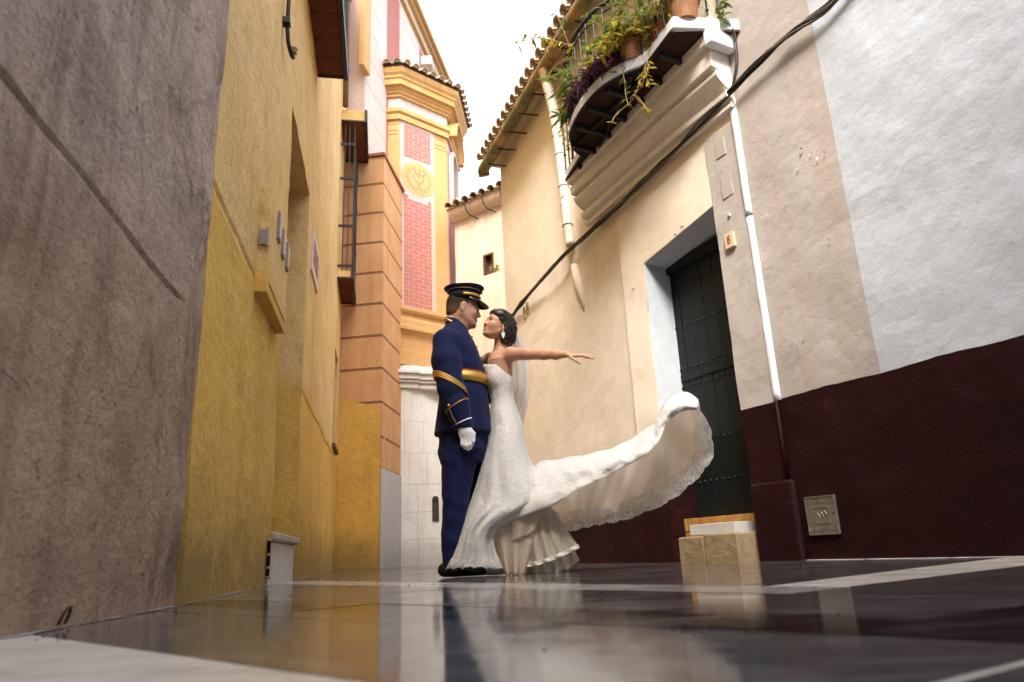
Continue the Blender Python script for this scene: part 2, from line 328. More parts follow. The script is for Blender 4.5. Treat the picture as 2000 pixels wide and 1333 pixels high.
def lay(regions, mat, ux, uy, dx, dy, seed, jit=0.0004, joint=0.0013):
    """cut a turned grid of dx x dy slabs to the given convex regions, every slab an object of its own"""
    r = random.Random(seed); ex = Vector((ux, uy)).normalized(); ey = Vector((-ex.y, ex.x))
    for i in range(-24, 40):
        for j in range(-24, 40):
            ox = (j % 2) * dx * 0.5
            c = [ex * (i * dx + ox + a) + ey * (j * dy + b) for a, b in ((joint, joint), (dx - joint, joint), (dx - joint, dy - joint), (joint, dy - joint))]
            base = [(q.x, q.y) for q in c]
            if max(q[1] for q in base) < -0.4 or min(q[1] for q in base) > 13.5: continue
            if max(q[0] for q in base) < -3.2 or min(q[0] for q in base) > 4.6: continue
            for reg in regions:
                p = base
                for h in reg:
                    p = clip(p, h)
                    if len(p) < 3: break
                if len(p) < 3: continue
                ar = 0.5 * abs(sum(p[k][0] * p[(k + 1) % len(p)][1] - p[(k + 1) % len(p)][0] * p[k][1] for k in range(len(p))))
                if ar < 0.0015: continue
                z = r.uniform(-jit, jit)
                n = len(p); tl = [r.uniform(-0.0006, 0.0006) for _ in range(2)]
                zz = lambda q: z + tl[0] * (q[0] - p[0][0]) + tl[1] * (q[1] - p[0][1])
                v = [(q[0], q[1], -0.03) for q in p] + [(q[0], q[1], zz(q)) for q in p]
                sgn = sum(p[k][0] * p[(k + 1) % n][1] - p[(k + 1) % n][0] * p[k][1] for k in range(n)) > 0
                idx = list(range(n)) if sgn else list(range(n - 1, -1, -1))
                f = [tuple(n + k for k in idx)] + [(idx[k], idx[(k + 1) % n], n + idx[(k + 1) % n], n + idx[k]) for k in range(n)]
                mobj('paving_slab', v, f, mat, pave); slab_n[0] += 1
sh = lambda h, o: (h[0], h[1], h[2] - o)
J = 0.0015
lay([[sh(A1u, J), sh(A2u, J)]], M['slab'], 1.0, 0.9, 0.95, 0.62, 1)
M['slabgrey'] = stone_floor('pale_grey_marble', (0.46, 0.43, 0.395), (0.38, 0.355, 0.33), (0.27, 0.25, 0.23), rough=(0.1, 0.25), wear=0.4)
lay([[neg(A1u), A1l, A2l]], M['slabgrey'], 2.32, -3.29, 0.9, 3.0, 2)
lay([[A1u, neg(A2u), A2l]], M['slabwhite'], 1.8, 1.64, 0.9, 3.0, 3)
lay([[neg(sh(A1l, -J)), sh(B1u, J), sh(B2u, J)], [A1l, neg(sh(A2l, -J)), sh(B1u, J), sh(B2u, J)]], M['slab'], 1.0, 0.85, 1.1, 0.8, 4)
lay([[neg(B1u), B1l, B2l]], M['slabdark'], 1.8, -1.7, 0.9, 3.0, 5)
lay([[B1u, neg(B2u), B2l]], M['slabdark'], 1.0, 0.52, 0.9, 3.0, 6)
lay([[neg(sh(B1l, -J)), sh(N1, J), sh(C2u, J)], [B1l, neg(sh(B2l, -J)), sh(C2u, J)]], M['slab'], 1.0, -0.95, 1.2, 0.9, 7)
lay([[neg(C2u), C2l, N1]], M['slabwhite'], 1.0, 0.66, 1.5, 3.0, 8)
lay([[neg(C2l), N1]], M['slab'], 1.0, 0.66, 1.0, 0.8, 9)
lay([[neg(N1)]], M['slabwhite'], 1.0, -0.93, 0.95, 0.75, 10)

# ================================================================== WALLS
def panel(name, W, s0, s1, z0, z1, mat, parent=None, holes=(), res=0.12, amp=0.004, freq=1.6, thick=0.4, o=0.0, zwarp=None, grooves=(), top_s=None, fineband=None, side=None):
    """thick plastered wall with openings; reveals go right through"""
    def cuts(a, b, ex):
        n = max(1, int(round((b - a) / res))); xs = [a + (b - a) * i / n for i in range(n + 1)] + [e for e in ex if a < e < b]
        xs = sorted(xs); out = []
        ex = set(ex)
        for x in xs:
            if out and abs(x - out[-1]) < 0.006:
                if x in ex: out[-1] = x
                continue
            out.append(x)
        return out
    sx = [e for h in holes for e in h[:2]] + [e for g in grooves for e in (g[3], g[4])]
    zx = [e for h in holes for e in h[2:4]] + [e for g in grooves for e in (g[0] - 0.004, g[0], g[1], g[1] + 0.004)]
    S = cuts(s0, s1, sx); Z = cuts(z0, z1, zx)
    ins = lambda a, z: any(h[0] < a < h[1] and h[2] < z < h[3] for h in holes)
    v = []; vi = {}; f = []
    def vert(i, j, back):
        k = (i, j, back)
        if k in vi: return vi[k]
        a, z = S[i], Z[j]; zz = zwarp(a, z) if zwarp else z
        if back: q = W.p(a, zz, o - thick)
        else:
            q0 = W.p(a, zz, 0); d = amp * fbm(q0 * freq, 4, 0.5)
            for g in grooves:
                if g[0] - 0.001 <= z <= g[1] + 0.001 and g[3] - 0.01 <= a <= g[4] + 0.01: d -= g[2] * (0.8 + 0.5 * mnoise.noise(q0 * 3))
            q = W.p(a, zz, o + d)
        vi[k] = len(v); v.append(q); return vi[k]
    flip = W.t.cross(Vector((0, 0, 1))).dot(W.n) < 0
    def quad(a, b, c, d): f.append((a, b, c, d) if not flip else (d, c, b, a))
    ns, nz = len(S) - 1, len(Z) - 1
    solid = [[not ins((S[i] + S[i + 1]) / 2, (Z[j] + Z[j + 1]) / 2) for j in range(nz)] for i in range(ns)]
    for i in range(ns):
        for j in range(nz):
            if not solid[i][j]: continue
            quad(vert(i, j, 0), vert(i + 1, j, 0), vert(i + 1, j + 1, 0), vert(i, j + 1, 0))
            for di, dj, (a, b) in ((-1, 0, ((i, j + 1), (i, j))), (1, 0, ((i + 1, j), (i + 1, j + 1))), (0, -1, ((i, j), (i + 1, j))), (0, 1, ((i + 1, j + 1), (i, j + 1)))):
                ii, jj = i + di, j + dj
                if 0 <= ii < ns and 0 <= jj < nz and solid[ii][jj]: continue
                quad(vert(*a, 1), vert(*b, 1), vert(*b, 0), vert(*a, 0))
    # plain back so that the wall is a solid
    ob = mobj(name, v, f, mat, parent)
    return ob
LW = Wall((-1.157, 2.515), (-0.19, 1.0))
GW = Wall((-1.157, 2.515), (0.115, -1.0), flip=True)
assert LW.n.x > 0 and GW.n.x > 0
# --- brown-grey house, nearest on the left
gh = thing('grey_house', 'nearest house wall on the left, rough brown grey render with a long groove', 'house', (-1.2, 0.5, 0))
ga, gz0 = GW.at(345, 580); gb, gz1 = GW.at(0, 135)
gk = (gz1 - gz0) / (gb - ga)
def gwarp(a, z): return z + (gz0 + gk * (a - ga) - 1.05) * max(0, 1 - abs(z - 1.05) / 1.0)
panel('wall', GW, 0.0, 6.5, -0.02, 8.6, M['grey'], gh, res=0.07, amp=0.013, freq=2.2, zwarp=gwarp, grooves=((1.046, 1.058, 0.014, ga + 0.0, 6.5),), thick=0.4)
mb = MB(); mb.box8([GW.p(0, -0.02, -0.41), GW.p(6.5, -0.02, -0.41), GW.p(6.5, -0.02, -4), GW.p(0, -0.02, -4), GW.p(0, 8.5, -0.41), GW.p(6.5, 8.5, -0.41), GW.p(6.5, 8.5, -4), GW.p(0, 8.5, -4)])
mb.build('house_body', M['grey'], gh)
a, z = GW.at(113, 1215)     # little iron ring at the foot of the wall
mb = MB(); mb.tube([GW.p(a + 0.016 * math.cos(t), 0.02 + 0.026 * math.sin(t), 0.012 + 0.010 * math.sin(t)) for t in [k * math.pi / 8 for k in range(-1, 10)]], 0.004, 6)
tag(mb.build('tether_ring', simple('rusty_iron', (0.10, 0.05, 0.025), 0.8, 0.3, sc=40)), 'small rusty iron tether ring at the foot of the brown grey wall', 'ring')
# --- yellow house
yh = thing('yellow_house', 'long yellow ochre house wall on the left with deep doorway', 'house', (-1.8, 5.5, 0))
d0, d1 = LW.sy(4.53), LW.sy(5.86)
LEND = LW.sy(11.0)
n0, n1 = LW.sy(9.75), LW.sy(10.45)
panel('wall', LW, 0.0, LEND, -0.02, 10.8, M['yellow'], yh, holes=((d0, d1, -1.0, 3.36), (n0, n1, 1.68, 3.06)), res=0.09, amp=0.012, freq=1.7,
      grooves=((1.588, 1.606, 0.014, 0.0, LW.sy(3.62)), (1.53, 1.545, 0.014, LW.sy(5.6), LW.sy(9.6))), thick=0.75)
mb = MB(); mb.wbox(LW, 0.0, LEND, -0.02, 10.7, -5, -0.76); mb.build('house_body', M['yellow'], yh)
mb = MB(); mb.wbox(LW, d0 - .01, d1 + .01, 0.30, 3.36, -0.74, -0.70); mb.build('door', simple('brown_door', (0.10, 0.05, 0.025), 0.6), yh)
mb = MB(); mb.wbox(LW, n0 - .01, n1 + .01, 1.66, 3.06, -0.5, -0.46); mb.build('window_pane', simple('dark_pane', (0.02, 0.02, 0.02), 0.2), yh)
mb = MB(); mb.wbox(LW, n0 - 0.05, n1 + 0.06, 1.625, 1.685, -0.45, 0.045); mb.build('window_sill', simple('brown_sill', (0.14, 0.06, 0.03), 0.7), yh, bevel=0.006)
# marble doorstep with an overhanging top slab
mb = MB(); mb.wbox(LW, d0 + 0.01, d1 - 0.01, -0.02, 0.262, -0.7, -0.006); mb.build('doorstep', M['marble'], yh, bevel=0.006)
mb = MB(); mb.wbox(LW, d0 + 0.005, d1 - 0.005, 0.264, 0.315, -0.7, 0.035); mb.build('doorstep_slab', simple('worn_marble', (0.46, 0.40, 0.30), 0.6, 0.3, var=0.35, sc=9), yh, bevel=0.012)
# ventilation slot beside the doorstep
mb = MB(); va = d0 - 0.10
mb.wbox(LW, va - 0.012, va + 0.012, 0.045, 0.26, 0.0, 0.018); mb.build('vent_slot', simple('vent_dark', (0.012, 0.009, 0.006), 0.95, 0.1, bump=0), yh)
for k, z in enumerate((0.04, 0.095, 0.17, 0.255)): mb = MB(); mb.wbox(LW, va - 0.02 + 0.005 * math.sin(k * 2), va + 0.016, z, z + 0.016, 0.002, 0.023); mb.build('vent_brick', M['yellow'], yh, bevel=0.004)
# --- electricity cabinet
ca0, cz_ = LW.at(512, 560); ca0 = LW.sy(3.52); ca1 = LW.sy(4.26)
eb = thing('electricity_cabinet', 'yellow painted electricity cabinet on the wall beside the left doorway', 'cabinet', LW.p(ca0, 1.5, 0))
cz0, cz1 = LW.at(510, 597)[1], LW.at(520, 395)[1]
mb = MB(); mb.wbox(LW, ca0, ca1, cz0, cz1, -0.02, 0.062); mb.build('case', M['yellow'], eb, bevel=0.006)
mb = MB(); mb.wbox(LW, ca0 + 0.05, ca1 - 0.05, cz0 + 0.06, cz1 - 0.05, 0.06, 0.068); mb.build('cabinet_door', M['yellow'], eb, bevel=0.003)
mb = MB(); hz = LW.at(514, 492)[1]; mb.wbox(LW, ca0 - 0.022, ca0 - 0.001, hz - 0.04, hz + 0.045, 0.012, 0.05); mb.tube([LW.p(ca0 - 0.02, hz - 0.05, 0.052), LW.p(ca0 - 0.02, hz + 0.055, 0.052)], 0.009, 8)
mb.build('hinge', simple('zinc', (0.35, 0.36, 0.38), 0.4, 0.5, 0.8), eb)
# three small glazed plaques above the cabinet
en = simple('glazed_plaque', (0.50, 0.40, 0.28), 0.3, 0.5, sc=22, c2=(0.26, 0.17, 0.10), bump=0.1)
for k, (x, y, lab) in enumerate(((544, 445, 'nearest'), (552, 478, 'middle'), (560, 503, 'farthest'))):
    a, z = LW.at(x, y, 0.07)
    t = thing('wall_plaque', lab + ' of three small glazed plaques over the yellow cabinet', 'plaque', LW.p(a, z, 0), 'glazed plaques by the left doorway')
    mb = MB(); mb.wbox(LW, a - 0.045, a + 0.045, z - 0.085, z + 0.085, 0.062, 0.082); mb.build('rim', simple('pewter_rim', (0.26, 0.25, 0.24), 0.5), t, bevel=0.003)
    mb = MB(); mb.wbox(LW, a - 0.034, a + 0.034, z - 0.07, z + 0.07, 0.0825, 0.0845); mb.build('face', en, t)
# marble sign with worn inscription past the doorway
sa, sz = LW.at(606, 505); sb, _ = LW.at(619.5, 500)
ms = thing('marble_sign', 'pinkish marble sign with worn lettering on the yellow wall past the doorway', 'sign', LW.p(sa, sz, 0))
sz0, sz1 = LW.at(606, 530)[1], LW.at(608, 443)[1]
mb = MB(); mb.wbox(LW, sa, sb, sz0, sz1, -0.01, 0.022); mb.build('slab', simple('pink_marble', (0.66, 0.53, 0.47), 0.4, 0.4, var=0.15), ms, bevel=0.002)
mb = MB(); rr = random.Random(3)
for k in range(9):
    z = sz1 - 0.10 - k * (sz1 - sz0 - 0.16) / 9; a = sa + 0.07
    while a < sb - 0.1:
        w = rr.uniform(0.02, 0.07); mb.wbox(LW, a, a + w, z, z + 0.026, 0.0222, 0.0232); a += w + rr.uniform(0.012, 0.03)
mb.build('worn_inscription', simple('worn_ink', (0.30, 0.16, 0.13), 0.8, bump=0), ms)
# black conduit that ends in a hook
ct = thing('cable_conduit', 'black cable conduit ending in a hook high on the yellow wall', 'conduit', LW.p(1.4, 3.4, 0))
pts = [LW.p(*LW.at(557, -60), 0.03), LW.p(*LW.at(555, 0), 0.03), LW.p(*LW.at(552, 50), 0.03), LW.p(*LW.at(552, 80), 0.035)]
a, z = LW.at(552, 84); pts += [LW.p(a + 0.01, z - 0.035, 0.045), LW.p(a + 0.045, z - 0.06, 0.055), LW.p(a + 0.085, z - 0.045, 0.06), LW.p(a + 0.10, z - 0.0, 0.06)]
mb = MB(); mb.tube(pts, 0.014, 8); mb.build('pipe', M['blackcable'], ct, True)
mb = MB(); mb.tube([pts[-1], pts[-1] + Vector((0, 0, 0.04))], [0.02, 0.024], 10); mb.build('tip', simple('ribbed_tip', (0.30, 0.17, 0.10), 0.7), ct)
a, z = LW.at(552, 43); mb = MB(); mb.wbox(LW, a - 0.03, a + 0.03, z - 0.02, z + 0.02, 0.0, 0.05); mb.build('clamp', M['iron'], ct)
# --- balconies on the yellow house
def left_balcony(name, label, s0, s1, z, out, tiles, h=1.0, fascia=0.10):
    t = thing(name, label, 'balcony', LW.p((s0 + s1) / 2, z, 0), 'balconies on the yellow house')
    ns = max(2, int((s1 - s0) / 0.28))
    mb = MB(); mb.wbox(LW, s0, s1, z + 0.014, z + fascia, 0.0, out - 0.02); mb.build('slab', M['yellow'], t)
    for i in range(ns):
        a = s0 + (s1 - s0) * i / ns; b = s0 + (s1 - s0) * (i + 1) / ns
        mb = MB(); mb.wbox(LW, a + 0.004, b - 0.004, z, z + 0.013, 0.01, out - 0.045); mb.build('soffit_tile', M['redtile'], t)
    mb = MB(); mb.wbox(LW, s0 - 0.02, s1 + 0.02, z - 0.012, z + fascia + 0.012, out - 0.04, out); mb.wbox(LW, s1 - 0.03, s1 + 0.0, z - 0.012, z + 0.012, 0.0, out - 0.04)
    mb.wbox(LW, s0 - 0.02, s0 + 0.01, z - 0.012, z + 0.012, 0.0, out - 0.04); mb.build('iron_frame', M['iron'], t)
    return t
b1 = left_balcony('balcony', 'black framed balcony with red tiled underside, nearest over the yellow wall', LW.sy(4.0), LW.sy(6.08), 4.8, 0.30, 6)
for k in range(14):
    a = LW.sy(4.0) + (LW.sy(6.06) - LW.sy(4.0)) * k / 13
    mb = MB(); mb.wbox(LW, a - 0.008, a + 0.008, 4.91, 5.85, 0.27, 0.286); mb.build('bar', M['iron'], b1)
mb = MB(); mb.wbox(LW, LW.sy(4.0), LW.sy(6.07), 5.84, 5.88, 0.262, 0.294); mb.build('handrail', M['iron'], b1)
# far caged window balcony
za = LW.at(674, 598)[1]
fa0, fa1 = LW.sy(9.75), LW.sy(10.85)
b2 = left_balcony('window_cage', 'tall black iron window cage at the far end of the yellow wall', fa0, fa1, 4.12, 0.24, 4, fascia=0.12)
for k in range(9):
    a = fa0 + (fa1 - fa0) * k / 8
    mb = MB(); mb.wbox(LW, a - 0.009, a + 0.009, 4.24, 6.72, 0.205, 0.223); mb.build('bar', M['iron'], b2)
for z in (4.30, 4.95, 5.75, 6.35):
    mb = MB(); mb.wbox(LW, fa0 - 0.01, fa1 + 0.01, z, z + 0.035, 0.20, 0.23); mb.wbox(LW, fa0 - 0.012, fa0 + 0.018, z - .002, z + 0.033, -0.05, 0.20); mb.build('cage_rail', M['iron'], b2)
for k in range(2):
    mb = MB(); mb.wbox(LW, fa0 - 0.009, fa0 + 0.009, 4.24, 6.72, 0.06 + k * .07, 0.075 + k * .07); mb.build('bar', M['iron'], b2)
b3 = left_balcony('balcony', 'small upper balcony with brown tiled underside above the iron cage', fa0 - 0.05, fa1 + 0.05, 6.75, 0.40, 4, fascia=0.2)
dp = thing('drainpipe', 'thin rusty brown drainpipe running up the far end of the yellow wall', 'pipe', LW.p(fa1, 7, 0))
mb = MB(); mb.tube([LW.p(fa0 - 0.1, 6.98, 0.06), LW.p(fa0 - 0.1, 8.6, 0.05), LW.p(fa0 - 0.12, 10.8, 0.05)], 0.045, 8); mb.build('pipe', simple('rust_pipe', (0.20, 0.09, 0.03), 0.8), dp, True)
mb = MB()
for z in (7.6, 9.0): mb = MB(); mb.tube([LW.p(fa0 - 0.1, z, 0.055), LW.p(fa0 - 0.1, z + 0.06, 0.055)], 0.055, 8); mb.build('collar', M['iron'], dp)
# --- yellow return wall and the ochre fresco house behind it
E0 = LW.p(LEND, 0, 0)
CW = Wall((E0.x - 0.02, 11.0), (1.0, -0.13))            # facing the camera
cl = CW.at(740, 1110)[0]
rw = thing('yellow_wall', 'low yellow wall closing the gap at the end of the yellow house', 'wall', CW.p(cl / 2, 0, 0))
rw['kind'] = 'thing'; rz0, rz1 = CW.at(682, 775)[1], CW.at(740, 797)[1]
v = []; f = []
n = 10
P = [[CW.p(cl * i / n, (rz0 + (rz1 - rz0) * i / n) * j / 16, 0.008 * fbm(CW.p(cl * i / n, 2.4 * j / 16) * 2)) for i in range(n + 1)] for j in range(17)]
mb = MB(); mb.grid(P); nn = len(mb.v)
mb.prism([CW.p(0, 0, -0.01), CW.p(cl, 0, -0.01), CW.p(cl, rz1, -0.01), CW.p(0, rz0, -0.01)], CW.n * -0.25)
mb.add([P[16][0], P[16][-1], CW.p(cl, rz1, -0.2), CW.p(0, rz0, -0.2)], [(0, 1, 2, 3)])
mb.add([P[0][-1], P[16][-1], CW.p(cl, rz1, -0.2), CW.p(cl, 0, -0.2)], [(3, 2, 1, 0)])
mb.build('render', M['yellow_low'], rw)

# pale mortar line where the left walls meet the pavement
limeg = plaster('mortar_line', (0.36, 0.345, 0.335), (0.22, 0.20, 0.19), bump=0.6)
for W, a0_, a1_, par in ((GW, 0.0, 3.2, gh), (LW, 0.0, d0 - 0.02, yh), (LW, d1 + 0.02, LEND, yh)):
    P0 = []; P1 = []; n = int((a1_ - a0_) / 0.03)
    for k in range(n + 1):
        a = a0_ + (a1_ - a0_) * k / n; w = max(0.0002, 0.004 + 0.024 * fbm((a * 9, 5, 2), 4)); P0.append(W.p(a, 0.0035, -0.01)); P1.append(W.p(a, 0.0015, w))
    mb = MB(); mb.grid([P0, P1]); mb.build('mortar_line', limeg, par)
# ================================================================== OCHRE FRESCO HOUSE (with painted ashlar)
C0 = CW.p(cl, 0, 0)                                       # the corner next to the yellow wall
OF = Wall((C0.x - 1.2, C0.y + 0.16 + 0.02), (1.0, -0.13))        # front face
of_end = (Vector((C0.x + 0.01, C0.y + 0.02, 0)) - OF.A).dot(OF.t)
OC = OF.p(of_end, 0, 0)
OS = Wall((OC.x, OC.y), (0.085, 1.0))                     # side face towards the street
os_len = 1.32
oh = thing('fresco_house', 'ochre house corner with painted stone blocks and grey plinth', 'house', OC)
zt = OF.at(742, 306)[1]
mb = MB()
Pb = [OF.p(0, 0, -0.003), OF.p(of_end, 0, -0.003), OS.p(os_len, 0, -0.003), OS.p(os_len, 0, -0.9)]
mb.prism([Vector((p.x, p.y, -0.02)) for p in Pb], (0, 0, zt + 0.02)); mb.build('wall', M['orange_line'], oh)
pz = OS.at(760, 921)[1]                                   # top of the grey plinth on the side
rows = 13; r0 = OF.at(742, 788)[1]; pitch = OF.at(742, 722)[1] - r0
zz = r0 - pitch * 2
of_i = 0
while zz < zt:
    a, b = zz + 0.042, min(zz + pitch - 0.0, zt - 0.005)
    if b > a and b > rz1 - 0.3: mb = MB(); mb.wbox(OF, 0.0, of_end - 0.001, max(a, 0.0), b, -0.001, 0.004); mb.build('painted_block', M['orange'], oh)
    aa, bb = max(a, pz + 0.02), b
    if bb > aa + 0.03:
        sp = (0.0, 0.40, os_len) if of_i % 2 else (0.0, 0.30, 0.92, os_len)
        for k in range(len(sp) - 1):
            mb = MB(); mb.wbox(OS, sp[k] + (0.009 if k else 0.004), sp[k + 1] - 0.009, aa, bb, -0.001, 0.004); mb.build('painted_block', M['orange'], oh)
    zz += pitch; of_i += 1
mb = MB(); mb.wbox(OS, 0.002, os_len, -0.02, pz, -0.001, 0.02); mb.build('plinth', M['greyplinth'], oh)
mb = MB(); mb.prism([OF.p(0, zt, 0.03), OF.p(of_end + 0.03, zt, 0.05), OS.p(os_len, zt, 0.05), OS.p(os_len, zt, -0.85), OF.p(0, zt, -0.85)], (0, 0, 0.05)); mb.build('coping', simple('coping_tile', (0.36, 0.14, 0.07), 0.85, var=0.4), oh)
# ================================================================== CHURCH NAVE WALL behind
NW = Wall((-2.67, 9.75), (0.167, 1.0))
ch = thing('church_nave', 'tall pale church wall with painted blocks and rose brick behind the tower', 'church', NW.p(4, 6, -0.5))
mb = MB(); mb.wbox(NW, 1.3, 6.6, 6.0, 12.45, -3.0, 0.0); mb.build('wall', M['mortar'], ch)
cz = 12.55
def strip(W, s0, s1, z0, z1, o, m, name, parent, t=0.004):
    mb = MB(); mb.wbox(W, s0, s1, z0, z1, o - 0.001, o + t); return mb.build(name, m, parent)
# ashlar panels and painted brick bays along the wall
nb = [1.3, 2.1, 2.55, 3.3, 4.1, 4.5, 5.4, 6.2, 7.0, 7.8, 8.8, 9.8]
z = 6.0; i = 0
while z < 11.95:
    z2 = min(z + 0.62, 11.95)
    for (a, b) in ((1.32, 1.80), (1.80, 2.36), (3.25, 3.9), (3.9, 4.6), (5.6, 6.5)):
        sh_ = 0.10 if i % 2 else 0.0
        strip(NW, a + 0.008, b - 0.008, z + 0.008, z2 - 0.008, 0.001, M['church'], 'painted_block', ch)
    z = z2; i += 1
def brick_field(W, s0, s1, z0, z1, o, parent, bl=0.23, bh=0.075, j=0.014, mask=None, joined=False, name='brick'):
    """raised painted bricks; one shared mesh for whole bricks"""
    k = 0; z = z0; acc = MB(); cache = {}
    while z + bh <= z1 + 1e-4:
        a = s0 - (bl + j) * (0.5 if k % 2 else 0.0)
        while a < s1:
            x0, x1 = max(a, s0), min(a + bl, s1)
            if x1 - x0 > 0.03 and (mask is None or (mask(x0, z) and mask(x1, z) and mask(x0, z + bh) and mask(x1, z + bh))):
                if joined: acc.wbox(W, x0, x1, z, z + bh, o - 0.001, o + 0.005)
                else:
                    key = round(x1 - x0, 3); c = W.p((x0 + x1) / 2, z + bh / 2, o)
                    if key not in cache:
                        m2 = MB(); h = (x1 - x0) / 2; W2 = Wall((0, 0), (W.t.x, W.t.y), flip=(W.t.cross(Vector((0, 0, 1))).dot(W.n) < 0)); m2.wbox(W2, -h, h, -bh / 2, bh / 2, -0.002, 0.005)
                        me = bpy.data.meshes.new(name); me.from_pydata([tuple(q) for q in m2.v], [], m2.f); me.materials.append(M['pink']); cache[key] = me
                    ob = bpy.data.objects.new(name, cache[key]); link(ob, parent); ob.location = c - parent_loc(parent)
            a += bl + j
        z += bh + j; k += 1
    if joined: ob = acc.build('brickwork', M['pink'], parent); ob['kind'] = 'stuff'
for (a, b) in ((2.42, 3.19), (4.66, 5.54)):
    brick_field(NW, a, b, 6.02, 11.9, 0.0, ch, bl=0.25, bh=0.062, j=0.018, joined=True)
for k, (z, o, h) in enumerate(((11.98, 0.08, 0.10), (12.08, 0.04, 0.22), (12.30, 0.13, 0.10), (12.40, 0.22, 0.10))):
    mb = MB(); mb.wbox(NW, 1.3, 6.6 + o, z, z + h, -0.5, o); mb.build('cornice_moulding', M['church'] if k == 1 else M['ochre'], ch)
strip(NW, 1.0, 1.34, 8.6, 11.95, 0.0, M['ochre'], 'corner_band', ch, 0.08)
# ================================================================== TOWER
PT = [Vector((-3.17, 12.28, 0)), Vector((-2.03, 12.20, 0)), Vector((-1.17, 12.95, 0)), Vector((-1.09, 14.09, 0)), Vector((-1.84, 14.95, 0)), Vector((-2.98, 15.03, 0)), Vector((-3.84, 14.28, 0)), Vector((-3.92, 13.14, 0))]
TC = sum(PT, Vector()) / 8
tw = thing('church_tower', 'octagonal ochre chapel tower with rose brick panels and tiled roof', 'tower', TC)
def octo(off, z): return [Vector((p.x, p.y, 0)) + (p - TC).normalized() * (off / math.cos(R(22.5))) + Vector((0, 0, z)) for p in PT]
def octo_ring(prof, name, m, caps=False):
    mb = MB(); mb.grid([octo(o, z) for o, z in prof], True)
    if caps: n = len(mb.v); mb.f.append(tuple(range(7, -1, -1))); mb.f.append(tuple(range(n - 8, n))); mb.m += [0, 0]
    return mb.build(name, m, tw)
octo_ring([(0, 4.0), (0, 9.3)], 'shaft', M['ochre'], True)
octo_ring([(-0.2, 3.40), (0.14, 3.40), (0.14, 3.66), (0.05, 3.70), (0.05, 3.98), (0.10, 4.03), (0.16, 4.06), (0.16, 4.12), (0.10, 4.16), (0.10, 4.26), (0.05, 4.32), (0.05, 4.38), (0.1, 4.40), (0.13, 4.44), (0.13, 4.5), (0.02, 4.54), (-0.02, 4.54)], 'base_moulding', M['ochre'])
octo_ring([(-0.02, 8.42), (0.05, 8.42), (0.05, 8.53), (0.02, 8.54), (0.075, 8.58), (0.075, 8.66), (0.01, 8.67)], 'lower_moulding', M['ochre2'])
octo_ring([(0.008, 8.67), (0.008, 8.93)], 'frieze', M['frieze'])
octo_ring([(-0.02, 8.93), (0.05, 8.93), (0.05, 8.97), (0.09, 9.0), (0.09, 9.04), (0.12, 9.06), (0.13, 9.10), (0.20, 9.11), (0.20, 9.22), (0.23, 9.25), (0.23, 9.29), (0.27, 9.34), (0.29, 9.40), (0.29, 9.45), (-0.2, 9.46)], 'cornice', M['ochre2'])
TF = Wall((PT[1].x, PT[1].y), tuple((PT[2] - PT[1])[:2])); TL = (PT[2] - PT[1]).length
TR = Wall((PT[2].x, PT[2].y), tuple((PT[3] - PT[2])[:2])); assert TF.n.y < 0 and TR.n.x > 0
# front face: pale frame, brick panels, medallion
pa, pb_ = 0.10, TL - 0.40
zA0, zA1 = TF.at(800, 597)[1], TF.at(800, 352)[1]
med_c = (0.5 * (pa + pb_) + 0.02, TF.at(816, 352)[1]); mrx, mrz = 0.40, 0.36
ztop = TF.at(815, 246)[1]
mb = MB(); mb.wbox(TF, pa - 0.075, pb_ + 0.075, 4.55, ztop + 0.09, 0.0, 0.006); mb.build('panel_frame', M['frieze'], tw)
mb = MB(); mb.wbox(TF, pa, pb_, 4.56, ztop, 0.005, 0.009); mb.build('panel_ground', M['mortar'], tw)
emask = lambda a, z: ((a - med_c[0]) / (mrx + 0.06)) ** 2 + ((z - med_c[1]) / (mrz + 0.06)) ** 2 > 1
brick_field(TF, pa + 0.012, pb_ - 0.012, 4.575, ztop - 0.02, 0.009, tw, bl=0.205, bh=0.066, j=0.015, mask=emask)
def ellipse(rx, rz, o, t, m, name, inner=None, n=40):
    mb = MB(); q = [TF.p(min(max(med_c[0] + rx * math.cos(2 * math.pi * k / n), pa - 0.07), pb_ + 0.07), med_c[1] + rz * math.sin(2 * math.pi * k / n), o) for k in range(n)]
    mb.prism(q, TF.n * t); return mb.build(name, m, tw)
ellipse(mrx + 0.055, mrz + 0.055, 0.006, 0.0085, M['frieze'], 'medallion_rim')
ellipse(mrx, mrz, 0.012, 0.0065, M['ochre'], 'medallion')
# painted heart and laurel on the medallion
paint = simple('fresco_sepia', (0.30, 0.17, 0.125), 0.9, 0.2, bump=0)
mb = MB(); hp = []
for k in range(41):
    t = 2 * math.pi * k / 40; x = 0.0072 * 16 * math.sin(t) ** 3 * 1.05; y = 0.0078 * (13 * math.cos(t) - 5 * math.cos(2 * t) - 2 * math.cos(3 * t) - math.cos(4 * t))
    hp.append(TF.p(med_c[0] + x, med_c[1] + y + 0.02, 0.0187))
mb.tube(hp, 0.006, 5); mb.build('painted_heart', paint, tw)
for q0, q1 in (((-0.06, 0.12), (-0.10, 0.21)), ((0.02, 0.11), (0.02, 0.24)), ((0.09, 0.10), (0.15, 0.17)), ((0, -0.14), (-0.03, -0.22)), ((0.0, -0.14), (0.05, -0.22))):
    mb = MB(); mb.tube([TF.p(med_c[0] + q0[0], med_c[1] + q0[1], 0.0187), TF.p(med_c[0] + q1[0], med_c[1] + q1[1], 0.0187)], [0.005, 0.009], 5); mb.build('painted_ray', paint, tw)
